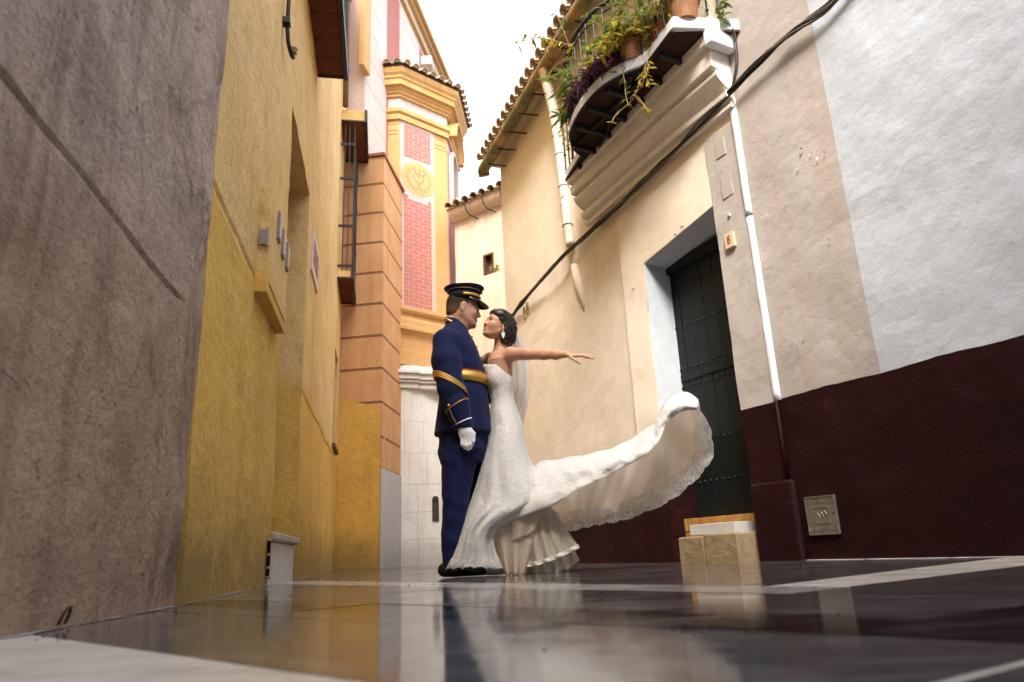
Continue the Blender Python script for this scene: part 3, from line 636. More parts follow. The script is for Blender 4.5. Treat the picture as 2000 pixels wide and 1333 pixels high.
for sgn in (-1, 1):
    mb = MB()
    for k in range(11):
        t = R(-78 + 14 * k); cx, cy = 0.26 * math.cos(t) * sgn, 0.25 * math.sin(t)
        d = Vector((-math.sin(t) * sgn, math.cos(t)));
        for e in (-1, 1):
            q = Vector((cx, cy)); u = (d + Vector((math.cos(t) * sgn, math.sin(t))) * 0.8 * e).normalized() * 0.05; w = Vector((-u.y, u.x)) * 0.28
            pl = [q, q + u * 0.5 + w, q + u, q + u * 0.5 - w]
            mb.add([TF.p(med_c[0] + p.x, med_c[1] + p.y, 0.0192) for p in pl], [(0, 1, 2, 3)])
    ob = mb.build('painted_laurel', paint, tw); ob['kind'] = 'stuff'
# capital lines by the panel and pilaster strips
for z in (8.10, 8.18, 8.32): strip(TF, pb_ + 0.09, TL - 0.01, z, z + 0.014, 0.0, M['orange_line'], 'painted_line', tw, 0.003)
LF = Wall((PT[0].x, PT[0].y), tuple((PT[1] - PT[0])[:2]))
for z in (8.10, 8.18, 8.32): strip(LF, 0.75, 1.13, z, z + 0.014, 0.0, M['orange_line'], 'painted_line', tw, 0.003)
# street side face: brick field, window with arch and hood moulding
mb = MB(); mb.wbox(TR, 0.06, TL - 0.12, 4.55, 8.4, 0.0, 0.004); mb.build('panel_ground', M['mortar'], tw)
brick_field(TR, 0.08, TL - 0.14, 4.57, 8.2, 0.004, tw, bl=0.2, bh=0.066, j=0.015, joined=True)
def arch(rad, wid, dep, m, name, zc, o0=0.0, leg=0.0, n=18):
    mb = MB(); P = []
    c = TL / 2
    for k in range(-1, n + 2):
        t = math.pi * min(max(k, 0), n) / n; dz = -leg if k in (-1, n + 1) else 0
        P.append([TR.p(c - rr * math.cos(t), zc + rr * math.sin(t) + dz, oo) for rr, oo in ((rad, o0), (rad, o0 + dep), (rad + wid, o0 + dep), (rad + wid, o0))])
    mb.grid(P, True); nn = len(mb.v); mb.f += [(3, 2, 1, 0), (nn - 4, nn - 3, nn - 2, nn - 1)]; mb.m += [0, 0]
    return mb.build(name, m, tw)
arch(0.30, 0.09, 0.10, M['frieze'], 'window_arch', 8.0, leg=0.9)
arch(0.40, 0.05, 0.12, M['ochre2'], 'hood_moulding', 8.5, 0.0)
arch(0.45, 0.05, 0.17, M['ochre'], 'hood_moulding', 8.5, 0.0)
arch(0.50, 0.05, 0.22, M['ochre2'], 'hood_moulding', 8.5, 0.0)
for a in (TL / 2 + 0.42,):
    mb = MB(); mb.wbox(TR, a, a + 0.14, 8.38, 8.5, 0.0, 0.2); mb.wbox(TR, a + 0.02, a + 0.12, 8.28, 8.38, 0.0, 0.12); mb.build('corbel', M['ochre2'], tw)
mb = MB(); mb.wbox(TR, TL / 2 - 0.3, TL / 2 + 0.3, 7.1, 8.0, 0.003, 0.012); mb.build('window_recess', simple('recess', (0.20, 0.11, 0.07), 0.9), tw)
mb = MB(); mb.wbox(TR, TL / 2 - 0.42, TL / 2 + 0.42, 7.0, 7.1, 0.0, 0.2); mb.wbox(TR, TL / 2 - 0.36, TL / 2 + 0.36, 6.9, 7.0, 0.0, 0.12); mb.build('window_ledge', M['ochre'], tw)
# tiled roof
rf = octo_ring([(0.31, 9.47), (-1.38, 10.25)], 'roof', M['terracotta'])
def barrel(c, d, up, side, ln_, r, name, parent, m, n=7, convex=True, th=0.012, fill=False):
    """one clay barrel tile from c along d"""
    mb = MB(); P = []
    for i in (0, 1):
        q = Vector(c) + Vector(d) * ln_ * i; rr = r * (1 - 0.15 * i)
        row = []
        for R_, lst in ((rr, range(n + 1)), (rr - th, range(n, -1, -1))):
            for k in lst:
                t = math.pi * k / n; s_ = 1 if convex else -1
                row.append(q + side * math.cos(t) * R_ + up * math.sin(t) * R_ * s_)
        P.append(row)
    mb.grid(P, True); m_ = 2 * (n + 1); mb.f += [tuple(range(m_ - 1, -1, -1)), tuple(range(m_, 2 * m_))]; mb.m += [0, 0]
    if fill: q = Vector(c) + Vector(d) * 0.035; mb.add([q + side * math.cos(math.pi * k / n) * (r - th) + up * math.sin(math.pi * k / n) * (r - th) for k in range(n + 1)], [tuple(range(n + 1))])
    return mb.build(name, m, parent, False)
EA, EB = octo(0.36, 9.47), octo(-1.2, 10.21)
for fi, (i, j) in enumerate(((0, 1), (1, 2), (2, 3))):
    e = EA[j] - EA[i]; n_t = 7
    nrm = ((EB[i] + EB[j]) / 2 - (EA[i] + EA[j]) / 2).normalized(); sd = e.normalized(); up = sd.cross(nrm); up = up if up.z > 0 else -up
    for k in range(n_t):
        t = (k + 0.5) / n_t
        for row in range(3):
            # tiles run straight up the slope and stop at the hip
            b = EA[i] + e * t + nrm * (row * 0.34); w = 1 - row * 0.34 / 1.75
            if abs(t - 0.5) > 0.5 * w: continue
            barrel(b + up * (0.015 + 0.0 * row) + nrm * -0.02, nrm - up * 0.02, up, sd, 0.38, 0.078, 'roof_tile', rf, M['tilepale'] if row == 0 else M['terracotta'], fill=(row == 0))
            if row == 0 and k < n_t: barrel(b + e / n_t * 0.5 + up * 0.045 + nrm * 0.03, nrm, up, sd, 0.36, 0.05, 'roof_tile', rf, M['terracotta'], convex=False)
mb = MB(); q = D(850, 118, 13.6); mb.box((q.x - 0.30, q.y - 0.2, q.z - 0.25), (q.x - 0.05, q.y + 0.2, q.z - 0.02)); mb.build('roof_vent', M['frieze'], tw, bevel=0.02)
# white stone base of the tower
sb = thing('stone_base', 'white stone portal base with moulded cornice under the ochre tower', 'base', (PT[1].x, PT[1].y, 0))
SBW = Wall((PT[1].x - 0.02, PT[1].y - 0.06), (1.0, 0.30))
def blocks(W, rows_, parent, m, rs, o_top=0.0, o_bot=0.0, s0=0.0, s1=1.3, shape=None):
    r = random.Random(rs); zt_ = rows_[-1]
    for k in range(len(rows_) - 1):
        a = s0; first = True
        while a < s1 - 0.05:
            b = min(a + r.uniform(0.26, 0.5), s1)
            if s1 - b < 0.12: b = s1
            def P(aa, zz, back=False):
                t = zz / zt_; o = o_bot + (o_top - o_bot) * t + (shape(aa, zz) if shape else 0)
                return W.p(aa, zz, -0.35 if back else o)
            g = 0.0018; x0, x1, z0, z1 = a + g, b - g, rows_[k] + g, rows_[k + 1] - g; e = r.uniform(-0.003, 0.003)
            n = 4; mb = MB(); gr = [[P(x0 + (x1 - x0) * i / n, z0 + (z1 - z0) * j / n) + W.n * e for i in range(n + 1)] for j in range(n + 1)]
            mb.grid(gr)
            for q0, q1 in (((x0, z0), (x1, z0)), ((x1, z0), (x1, z1)), ((x1, z1), (x0, z1)), ((x0, z1), (x0, z0))):
                mb.add([P(*q0) + W.n * e, P(*q1) + W.n * e, P(*q1, True), P(*q0, True)], [(3, 2, 1, 0)])
            mb.build('stone_block', m, parent); a = b
def flare(a, z):
    if z > 2.95: t = 0
    # concave flare of the mid part: recess to the right at the top, coming forward lower down
    k = max(0, min(1, (a - 0.20) / 0.7)); h = max(0, min(1, (z - 1.1) / 1.9))
    return -0.30 * k * h ** 1.3
mb = MB(); mb.wbox(SBW, -0.6, 1.55, -0.02, 3.4, -1.2, -0.42); mb.build('core', M['stone'], sb)
blocks(SBW, [-0.02, 0.42, 0.86, 1.32, 1.85, 2.4, 2.98], sb, M['stone'], 5, 0.0, 0.05, -0.5, 1.5, flare)
for k, (z, h, o) in enumerate(((2.98, 0.09, 0.05), (3.072, 0.05, 0.10), (3.124, 0.09, 0.14), (3.216, 0.07, 0.19), (3.288, 0.10, 0.05))):
    mb = MB(); mb.wbox(SBW, -0.5, 0.38, z, z + h, -0.4, o); mb.wbox(SBW, 0.385, 1.5, z, z + h, -0.4, o - 0.06); mb.build('cornice_stone', M['stone'], sb, bevel=0.012)
na, nz = SBW.at(850, 985, 0.05)
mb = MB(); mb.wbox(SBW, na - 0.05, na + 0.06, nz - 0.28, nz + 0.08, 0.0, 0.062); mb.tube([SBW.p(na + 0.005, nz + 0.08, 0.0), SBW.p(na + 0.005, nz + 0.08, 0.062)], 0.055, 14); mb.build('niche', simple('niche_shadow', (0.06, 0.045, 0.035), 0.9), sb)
# ================================================================== FAR HOUSE (small window, tiled eave)
FH = Wall((-1.02, 12.74), (1.0, -0.73)); assert FH.n.y < 0
fh = thing('far_house', 'weathered cream house with small window closing the end of the street', 'house', FH.p(0.7, 0, 0))
fz = FH.at(945, 412)[1]
wa0, wz0 = FH.at(945, 537); wa1, wz1 = FH.at(964, 497); wz0 = FH.at(954, 535)[1]; wz1 = FH.at(954, 496)[1]
panel('wall', FH, 0.0, 3.2, -0.02, fz, M['far_cream'], fh, holes=((wa0, wa1, wz0, wz1),), res=0.2, amp=0.012, thick=0.35)
mb = MB(); mb.wbox(FH, 0, 3.2, 0, fz, -3, -0.36); mb.build('house_body', M['far_cream'], fh)
w_ = thing('window', None, None); w_.parent = fh; w_.location = FH.p(wa0, wz0, 0) - fh.location
fr = simple('brown_frame', (0.10, 0.045, 0.03), 0.7)
for (a, b, c, d) in ((wa0, wa0 + 0.035, wz0, wz1), (wa1 - 0.035, wa1, wz0, wz1), (wa0 + 0.035, wa1 - 0.035, wz0, wz0 + 0.035), (wa0 + 0.035, wa1 - 0.035, wz1 - 0.035, wz1)):
    mb = MB(); mb.wbox(FH, a, b, c, d, -0.14, 0.012); mb.build('frame', fr, w_)
mb = MB(); mb.wbox(FH, wa0 + 0.03, wa1 - 0.03, wz0 + 0.03, wz1 - 0.03, -0.13, -0.12); mb.build('pane', simple('olive_pane', (0.20, 0.16, 0.06), 0.25, 0.5), w_)
mb = MB()
P = []
for k in range(7):
    t = R(90 * k / 6); P.append([FH.p(a, fz - 0.02 + 0.18 * (1 - math.cos(t)), 0.02 + 0.20 * math.sin(t)) for a in (0.0, 3.2)])
mb.grid(P); mb.add([FH.p(0, fz - 0.02, 0.0), FH.p(0, fz + 0.16, 0.0), FH.p(0, fz + 0.16, 0.22), FH.p(0, fz + 0.05, 0.14)], [(0, 1, 2, 3)]); mb.build('eave_cove', M['far_cream'], fh)
ez = fz + 0.17
mb = MB(); mb.add([FH.p(0, ez, 0.26), FH.p(3.2, ez, 0.26), FH.p(3.2, ez + 0.75, -1.3), FH.p(0, ez + 0.75, -1.3), FH.p(0, ez - 0.02, 0.2), FH.p(3.2, ez - 0.02, 0.2)], [(0, 1, 2, 3), (4, 5, 1, 0)]); roof2 = mb.build('roof', M['terracotta'], fh)
nrm = (Vector((0, 0, 0.75)) - FH.n * 1.56).normalized(); up = FH.t.cross(nrm); up = up if up.z > 0 else -up
for k in range(14):
    a = 0.1 + k * 0.21
    for row in range(4):
        barrel(FH.p(a, ez, 0.30) + nrm * row * 0.38 + up * (0.02 + 0.004 * (row % 2)), nrm, up, FH.t, 0.42, 0.085, 'roof_tile', roof2, M['tilepale'] if (k + row) % 3 else M['terracotta'])
    barrel(FH.p(a + 0.105, ez, 0.27) + up * 0.04, nrm, up, FH.t, 1.5, 0.07, 'roof_tile', roof2, M['terracotta'], convex=False)
gl = (simple('ochre_ridge_tile', (0.62, 0.38, 0.12), 0.4, 0.5), simple('blue_ridge_tile', (0.06, 0.08, 0.16), 0.35, 0.5))
for k in range(16):
    mb = MB(); a = k * 0.2; mb.wbox(FH, a + 0.002, a + 0.198, ez + 0.74, ez + 0.88, -1.36, -1.22); mb.build('ridge_tile', gl[k % 2], roof2, bevel=0.015)
for k in range(4):
    a = FH.at(925, 440)[0] + k * 0.42
    mb = MB(); mb.tube([FH.p(a, fz + 0.14, 0.24), FH.p(a, fz + 0.02, 0.22), FH.p(a + 0.04, fz - 0.08, 0.16), FH.p(a + 0.12, fz - 0.12, 0.0)], 0.011, 6); mb.build('gutter_hook', M['iron'], fh)
# ================================================================== RIGHT SIDE
RP = (1.79, 4.806)
RW = Wall(RP, (0.624, -1.193)); RW = RW if RW.n.x < 0 else Wall(RP, (0.624, -1.193), True)
DW = Wall(RP, (-0.55, 1.0), True); assert DW.n.x < 0
DADO = 1.033
EAVE = 8.1
def wav(a, z): return z + (0.010 + 0.012 * mnoise.noise((a * 2.3, 7.7, 0)) + 0.006 * mnoise.noise((a * 11, 2.2, 0)) if z > DADO - 0.001 else 0.0)
sB = 0.795                                    # where the white paint begins
DA, DB = 0.325, 1.225                         # doorway
DD = -0.28                                    # door leaf behind the wall face
wh = thing('white_house', 'whitewashed house on the right edge with dark maroon base', 'house', RW.p(2.5, 0, 0))
panel('wall', RW, sB, 7.5, DADO, EAVE, M['white'], wh, res=0.07, amp=0.012, freq=2.3, thick=0.4)
panel('dado', RW, sB, 7.5, -0.02, DADO + 0.004, M['maroon'], wh, res=0.06, amp=0.012, freq=2.3, thick=0.3, o=0.006, zwarp=wav)
mb = MB(); mb.wbox(RW, sB, 7.5, -0.02, EAVE, -4, -0.41); mb.build('house_body', M['white'], wh)
P = [RW.p(sB + 0.05 + 0.25 * k, 0.0, 0.012) for k in range(28)]
chh = thing('cream_house', 'cream house number eight with dark green plank door and maroon base', 'house', DW.p(0.8, 0, 0))
panel('wall', RW, 0.0, sB, DADO, EAVE, M['beige'], chh, res=0.06, amp=0.010, freq=2.3, thick=0.4)
panel('dado', RW, 0.0, sB, -0.02, DADO + 0.004, M['maroon'], chh, res=0.05, amp=0.010, freq=2.3, thick=0.3, o=0.006, zwarp=wav)
def dwarp(a, z): return z + (0.07 - 0.14 * (a - DA) / (DB - DA)) * max(0, 1 - abs(z - 2.61) / 0.5)
panel('door_wall', DW, 0.0, 1.544, DADO, EAVE, M['beige'] if False else M['cream'], chh, holes=((DA, DB, DADO - 1, 2.61),), res=0.06, amp=0.007, freq=2.0, thick=0.5, zwarp=dwarp)
for q0, q1 in ((0.0, DA), (DB, 1.544)): panel('door_dado', DW, q0, q1, -0.02, DADO + 0.004, M['maroon'], chh, res=0.05, amp=0.006, freq=2.3, thick=0.45, o=0.006, zwarp=wav)
# the pilaster beside the door keeps the greyer paint
panel('pilaster', DW, -0.004, DA - 0.002, DADO + 0.006, 3.24, M['beige'], chh, res=0.05, amp=0.008, freq=2.6, thick=0.05, o=0.012)
mb = MB(); mb.wbox(DW, -0.0, 1.544, -0.02, EAVE, -3.5, -0.8); mb.wbox(DW, 0.0, DA - 0.06, -0.02, EAVE, -0.79, -0.52); mb.build('house_body', M['cream'], chh)
M['bead'] = plaster('bead_whitewash', (0.80, 0.84, 0.89), (0.74, 0.78, 0.83), bump=0.3)
# white painted ridge at the corner, in two lengths
q = DW.p(-0.008, 0, 0.018)
for a, b, dx in ((DADO + 0.01, 2.42, 0.0), (2.44, 3.42, 0.006)):
    P = []
    for k in range(25):
        z = a + (b - a) * k / 24; w = 0.021 + 0.005 * mnoise.noise((z * 5, 1.3, 0)); e = 0.004 * mnoise.noise((z * 7, 4.0, 2.0)) + dx
        P.append([RW.p(0.030 + w * 0.6, z, 0.002), RW.p(0.022 + w * 0.5, z, 0.020 + e), DW.p(-0.002, z, 0.026 + e), DW.p(0.016, z, 0.014)])
    mb = MB(); mb.grid(P); mb.f += [(3, 2, 1, 0), (96, 97, 98, 99)]; mb.m += [0, 0]; mb.build('corner_bead', M['bead'], chh, True)
mb = MB(); mb.tube([q + Vector((0, 0, 0.5)), q + Vector((0, 0, DADO + 0.005))], 0.013, 8); mb.build('dado_bead', M['maroon'], chh, True)
# white reveals
mb = MB(); mb.wbox(DW, DB - 0.006, DB + 0.02, DADO - 0.02, 2.60, -0.42, -0.002); mb.build('jamb', M['reveal'], chh)
mb = MB(); mb.wbox(DW, DB - 0.006, DB + 0.02, 0.2, DADO - 0.022, -0.42, -0.002); mb.build('jamb', M['maroon'], chh)
mb = MB(); mb.wbox(DW, DA - 0.02, DA + 0.004, DADO - 0.02, 2.64, -0.42, -0.002); mb.build('jamb', M['reveal'], chh)
v = [DW.p(DA, 2.676, -0.002), DW.p(DB, 2.536, -0.002), DW.p(DB, 2.50, -0.42), DW.p(DA, 2.62, -0.42)]
mb = MB(); mb.add(v + [p + Vector((0, 0, 0.03)) for p in v], [(3, 2, 1, 0), (4, 5, 6, 7), (0, 1, 5, 4), (1, 2, 6, 5), (2, 3, 7, 6), (3, 0, 4, 7)]); mb.build('lintel_soffit', M['reveal'], chh)
# guard block at the corner
mb = MB()
gp = [DW.p(0.305, 0, 0.0), DW.p(0.305, 0, 0.055), DW.p(-0.02, 0, 0.05), RW.p(0.055, 0, 0.045), RW.p(0.065, 0, 0.0)]
mb.prism([p + Vector((0, 0, -0.02)) for p in gp], (0, 0, 0.53)); mb.build('corner_guard', M['maroon'], chh, bevel=0.022, seg=3)
# plank door
def door_mat():
    N = NT('dark_green_door_paint')
    g = N.noise(1, 6, 0.65, N.pos((60, 60, 3)))
    col = N.mix(N.ramp(g, 0.35, 0.7), (0.0035, 0.005, 0.005), (0.009, 0.012, 0.012))
    col = N.mix(N.ramp(N.noise(20, 5, 0.7), 0.66, 0.72, 0, 0.6), col, (0.022, 0.02, 0.018))
    return N.fin(col, 0.5, 0.3, N.bump(g, 0.5, 0.004))
M['door'] = door_mat()
dr = thing('door', None, None); dr.parent = chh; dr.location = DW.p(0.8, 0.3, DD) - chh.location
npl = 7; rr = random.Random(11)
for k in range(npl):
    a = DA - 0.05 + (DB - DA + 0.1) * k / npl; b = DA - 0.05 + (DB - DA + 0.1) * (k + 1) / npl
    for (z0, z1) in ((0.33, 1.49), (1.51, 2.75)):
        mb = MB(); e = rr.uniform(-0.003, 0.003); mb.wbox(DW, a + 0.0025, b - 0.0025, z0, z1, DD - 0.05, DD + e); mb.build('plank', M['door'], dr, bevel=0.003)
mb = MB(); mb.wbox(DW, DA - 0.06, DB + 0.06, 0.32, 2.76, DD - 0.09, DD - 0.03); mb.build('door_back', M['door'], dr)
mb = MB(); mb.wbox(DW, DA, DB, 2.46, 2.56, DD - 0.02, DD + 0.04); mb.build('door_head', M['door'], dr)
mb = MB(); mb.wbox(DW, DA - 0.05, DB + 0.05, 0.33, 0.42, DD - 0.02, DD + 0.012); mb.build('bottom_rail', M['door'], dr)
mb = MB(); mb.wbox(DW, DA - 0.05, DB - 0.01, 1.47, 1.53, DD - 0.02, DD + 0.011); mb.build('middle_rail', M['door'], dr)
studs = MB()
for z in (0.62, 0.95, 1.42, 1.58, 1.95, 2.3):
    for k in range(npl * 2):
        a = DA - 0.02 + (DB - DA + 0.04) * (k + 0.5) / (npl * 2)
        studs.ball(DW.p(a, z + rr.uniform(-.006, .006), DD + 0.004), 0.011, 8, 5)
ob = studs.build('iron_studs', M['iron'], dr, True); ob['kind'] = 'stuff'
# brick threshold: a soldier course over two flat courses
bt = simple('threshold_brick', (0.46, 0.175, 0.045), 0.75, 0.3, var=0.45, sc=14, c2=(0.30, 0.15, 0.04), bump=0.4)
bt2 = simple('threshold_brick_ochre', (0.50, 0.27, 0.05), 0.75, 0.3, var=0.45, sc=14, bump=0.4)
mb = MB(); mb.wbox(DW, DA, DB, -0.02, 0.322, -0.45, -0.152); mb.build('threshold_core', M['grout'], chh)
k = 0; a = DA + 0.003
while a < DB - 0.03:
    w = rr.uniform(0.030, 0.040); mb = MB(); mb.wbox(DW, a, a + w, 0.232, 0.328, -0.44, -0.135 + rr.uniform(-.004, .003)); mb.build('threshold_brick', bt if rr.random() < 0.65 else bt2, chh, bevel=0.003); a += w + 0.005
for z in (0.06, 0.117, 0.174):
    a = DA + 0.003 - (0.08 if z > 0.1 and z < .15 else 0)
    while a < DB - 0.03:
        w = 0.15; x0, x1 = max(a, DA + .003), min(a + w, DB - .003)
        if x1 - x0 > .02: mb = MB(); mb.wbox(DW, x0, x1, z, z + 0.05, -0.44, -0.14 + rr.uniform(-.004, .003)); mb.build('threshold_brick', bt if rr.random() < 0.4 else bt2, chh, bevel=0.003)
        a += w + 0.007
# loose step stones
st = thing('doorstep', 'rough ochre stone doorstep before the dark door', 'step', DW.p(0.62, 0, 0.1))
for (a, b) in ((0.335, 0.66), (0.663, 0.93)):
    mb = MB(); n = 8; P = []
    x0, x1 = a, b
    mb.wbox(DW, a, b, -0.02, 0.195 - 0.012 * (a > 0.5), -0.13, 0.20); ob = mb.build('stone', M['clayblock'], st, bevel=0.012)
    sd = ob.modifiers.new('s', 'SUBSURF'); sd.subdivision_type = 'SIMPLE'; sd.levels = sd.render_levels = 4
    tx = bpy.data.textures.new('rough', 'CLOUDS'); tx.noise_scale = 0.05; dm = ob.modifiers.new('d', 'DISPLACE'); dm.texture = tx; dm.strength = 0.008; dm.texture_coords = 'GLOBAL'
s2 = thing('step_block', 'low whitewashed block lying on the ochre doorstep', 'block', DW.p(0.7, 0.19, 0.0))
mb = MB(); mb.wbox(DW, 0.44, 0.90, 0.193, 0.27, -0.12, 0.10); ob = mb.build('block', [M['marble'], M['clayblock']], s2, bevel=0.004)
# number plate
nm = thing('number_plate', 'small cream house number plate reading 8 beside the door', 'sign', DW.p(0.2, 2.35, 0))
na0, nzc = DW.at(1424, 470, 0.03)
mb = MB(); mb.wbox(DW, na0 - 0.045, na0 + 0.045, nzc - 0.06, nzc + 0.06, 0.005, 0.034); mb.build('plate', simple('plate_enamel', (0.66, 0.54, 0.36), 0.4, 0.4, var=0.1), nm, bevel=0.003)
def text_on(W, s, z, o, body, size, m, parent, name, xdir=1, ext=0.001, sx=1.0):
    cu = bpy.data.curves.new(name, 'FONT'); cu.body = body; cu.size = size; cu.align_x = 'CENTER'; cu.align_y = 'CENTER'; cu.extrude = ext; cu.materials.append(m)
    ob = bpy.data.objects.new(name, cu); link(ob, parent)
    x = W.t * xdir; n = W.n; p = W.p(s, z, o) - parent_loc(parent)
    mt = Matrix((x * sx, Vector((0, 0, 1)), n)).transposed().to_4x4(); mt.translation = p
    bpy.context.view_layer.update(); me = bpy.data.meshes.new_from_object(ob.evaluated_get(bpy.context.evaluated_depsgraph_get())); bpy.data.objects.remove(ob)
    ob = bpy.data.objects.new(name, me); link(ob, parent); ob.matrix_local = mt
    return ob
text_on(DW, na0, nzc, 0.0352, '8', 0.095, simple('red_number', (0.25, 0.02, 0.01), 0.5, bump=0), nm, 'numeral', -1, 0.0012, 0.75)
bell = thing('bell_push', 'tiny white bell push above the number plate', 'bell', DW.p(0.17, 2.5, 0)); a, z = DW.at(1424, 420, 0.02)
mb = MB(); mb.wbox(DW, a - 0.010, a + 0.010, z - 0.014, z + 0.014, 0.0, 0.03); mb.build('body', M['reveal'], bell, bevel=0.003)
mb = MB(); mb.ball(DW.p(a, z, 0.031), 0.005, 8, 6); mb.build('button', M['iron'], bell)
# painted-over plaques and scars on the pilaster
for k, (x, y, w, h) in enumerate(((1407, 290, 0.05, 0.075), (1420, 362, 0.055, 0.10))):
    a, z = DW.at(x, y, 0.01); mb = MB(); mb.wbox(DW, a - w, a + w, z - h, z + h, 0.0, 0.0175); mb.build('painted_over_plate', M['beige'], chh, bevel=0.003)
# meter cover in the dado
mc = thing('meter_cover', 'grey metal water meter cover with raised lettering in the maroon base', 'cover', RW.p(0.21, 0.26, 0))
m0, m1 = RW.at(1571, 975, 0.02)[0], RW.at(1628, 968, 0.02)[0]; mz0, mz1 = 0.150, 0.385
zinc = simple('cast_zinc', (0.30, 0.285, 0.25), 0.45, 0.5, 0.55, var=0.3, sc=25, c2=(0.20, 0.175, 0.135), bump=0.3, bd=0.002)
mb = MB(); mb.wbox(RW, m0, m1, mz0, mz1, 0.0, 0.022); mb.build('plate', zinc, mc, bevel=0.003)
for (a, b, c, d) in ((m0, m1, mz0, mz0 + .007), (m0, m1, mz1 - .007, mz1), (m0, m0 + .007, mz0 + .008, mz1 - .008), (m1 - .007, m1, mz0 + .008, mz1 - .008)):
    mb = MB(); mb.wbox(RW, a + .001, b - .001, c, d, 0.02, 0.027); mb.build('rim', zinc, mc)
mcx, mcz = (m0 + m1) / 2, (mz0 + mz1) / 2
for (a, b, c, d) in ((-.058, .058, .046, .05), (-.058, .058, -.05, -.046), (-.058, -.054, -.046, .046), (.054, .058, -.046, .046)):
    mb = MB(); mb.wbox(RW, mcx + a, mcx + b, mcz + c, mcz + d, 0.02, 0.026); mb.build('emblem_border', zinc, mc)
for k in range(3):
    e = -0.03 + 0.026 * k; mb = MB(); mb.tube([RW.p(mcx + e - 0.008, mcz - 0.012 + .008 * k, 0.0225), RW.p(mcx + e + 0.006, mcz + 0.012 + .008 * k, 0.0225), RW.p(mcx + e + 0.02, mcz - 0.012 + .008 * k, 0.0225)], 0.004, 6); mb.build('emblem_chevron', zinc, mc)
text_on(RW, mcx, mz1 - 0.034, 0.0225, 'CONTADORES', 0.034, zinc, mc, 'lettering', 1, 0.002)
text_on(RW, mcx, mz0 + 0.032, 0.0225, 'LLAVE DE PASO', 0.031, zinc, mc, 'lettering', 1, 0.002)
mb = MB(); mb.tube([RW.p(m1 - 0.022, mcz + 0.006, 0.0225), RW.p(m1 - 0.022, mcz + 0.006, 0.0232)], 0.006, 10); mb.build('keyhole', M['iron'], mc)
# thin lime line along the foot of the wall
mb = MB(); P0 = []; P1 = []
for k in range(240):
    a = 0.07 + 0.03 * k; w = max(0.004, 0.026 + 0.04 * fbm((k * 0.31, 3, 1), 4)); P0.append(RW.p(a, 0.0045, 0.0)); P1.append(RW.p(a, 0.0015, w + 0.01))
mb.grid([P0, P1]); mb.build('lime_line', plaster('lime_splash', (0.62, 0.60, 0.58), (0.45, 0.43, 0.42), bump=0.5), wh)
# ------------------------------------------------------------------ far part of the cream side: peach house
S0 = DW.p(1.544, 0, -0.03)
PW = Wall((S0.x, S0.y), (-0.37, 1.0), True); assert PW.n.x < 0
PL = 3.27; PE = 5.5
ph = thing('peach_house', 'peach painted house with tiled eave behind the couple', 'house', PW.p(1.6, 0, 0))
panel('wall', PW, 0.0, PL, DADO - 0.03, PE + 0.05, M['cream'], ph, res=0.11, amp=0.014, freq=1.2, thick=0.4)
panel('dado', PW, 0.0, PL, -0.02, DADO - 0.026, M['maroon'], ph, res=0.08, amp=0.012, freq=1.4, thick=0.3, o=0.006, zwarp=wav)
mb = MB(); mb.wbox(PW, 0.0, PL, -0.02, PE + 0.04, -3.2, -0.41); mb.build('house_body', M['cream'], ph)
mb = MB(); mb.wbox(PW, -2.2, PL + 0.06, PE + 0.05, PE + 0.12, -0.6, 0.20); mb.build('soffit', M['far_cream'], ph)
mb = MB(); mb.add([PW.p(-2.2, PE + 0.13, 0.24), PW.p(PL + 0.1, PE + 0.13, 0.24), PW.p(PL + 0.1, PE + 1.2, -2.6), PW.p(-2.2, PE + 1.2, -2.6)], [(0, 1, 2, 3)]); prf = mb.build('roof', M['terracotta'], ph)
nrm = (Vector((0, 0, 1.07)) - PW.n * 2.84).normalized(); up = PW.t.cross(nrm); up = up if up.z > 0 else -up
M['eavetile'] = simple('limewashed_tile', (0.66, 0.53, 0.43), 0.9, 0.2, var=0.35, sc=9, c2=(0.48, 0.35, 0.26), bump=0.4)
for k in range(30):
    a = PL + 0.04 - k * 0.18
    barrel(PW.p(a, PE + 0.13, 0.29) + up * 0.03, nrm, up, PW.t, 0.5, 0.078, 'roof_tile', prf, M['eavetile'], th=0.016)
    barrel(PW.p(a - 0.09, PE + 0.13, 0.27) + up * 0.045, nrm, up, PW.t, 0.5, 0.06, 'roof_tile', prf, M['eavetile'], convex=False)
# gutter and downpipe
def gutter_mat():
    N = NT('mossy_clay_gutter'); n = N.noise(9, 6, 0.7); n2 = N.noise(1.0, 3, 0.5, N.pos((2.2, 2.2, 2.2)))
    col = N.mix(N.ramp(n2, 0.42, 0.55), (0.13, 0.135, 0.045), (0.33, 0.20, 0.085)); col = N.mix(N.ramp(n, 0.52, 0.66), col, (0.055, 0.045, 0.03))
    return N.fin(col, 0.5, 0.4, N.bump(n, 0.4, 0.006))
M['gutter'] = gutter_mat()
gt = thing('roof_gutter', 'mossy green and brown clay gutter pipe under the tiled eave', 'gutter', PW.p(1.5, PE, 0.2))
GO, GZ = 0.24, PE - 0.02
sg = [PL + 0.02 - 0.52 * k for k in range(11)]
for k in range(10):
    a, b = sg[k], sg[k + 1]
    mb = MB(); mb.tube([PW.p(a, GZ, GO), PW.p(b + 0.005, GZ, GO)], [0.082, 0.076], 16); mb.build('pipe_length', M['gutter'], gt, False)
    mb = MB(); mb.tube([PW.p(b + 0.03, GZ, GO), PW.p(b - 0.03, GZ, GO)], 0.088, 16); mb.build('collar', M['gutter'], gt, False)
mb = MB(); mb.tube([PW.p(PL + 0.02, GZ, GO), PW.p(PL + 0.07, GZ - 0.02, GO - 0.01), PW.p(PL + 0.09, GZ - 0.08, GO - 0.03)], [0.085, 0.085, 0.08], 16); mb.build('end_elbow', M['gutter'], gt)
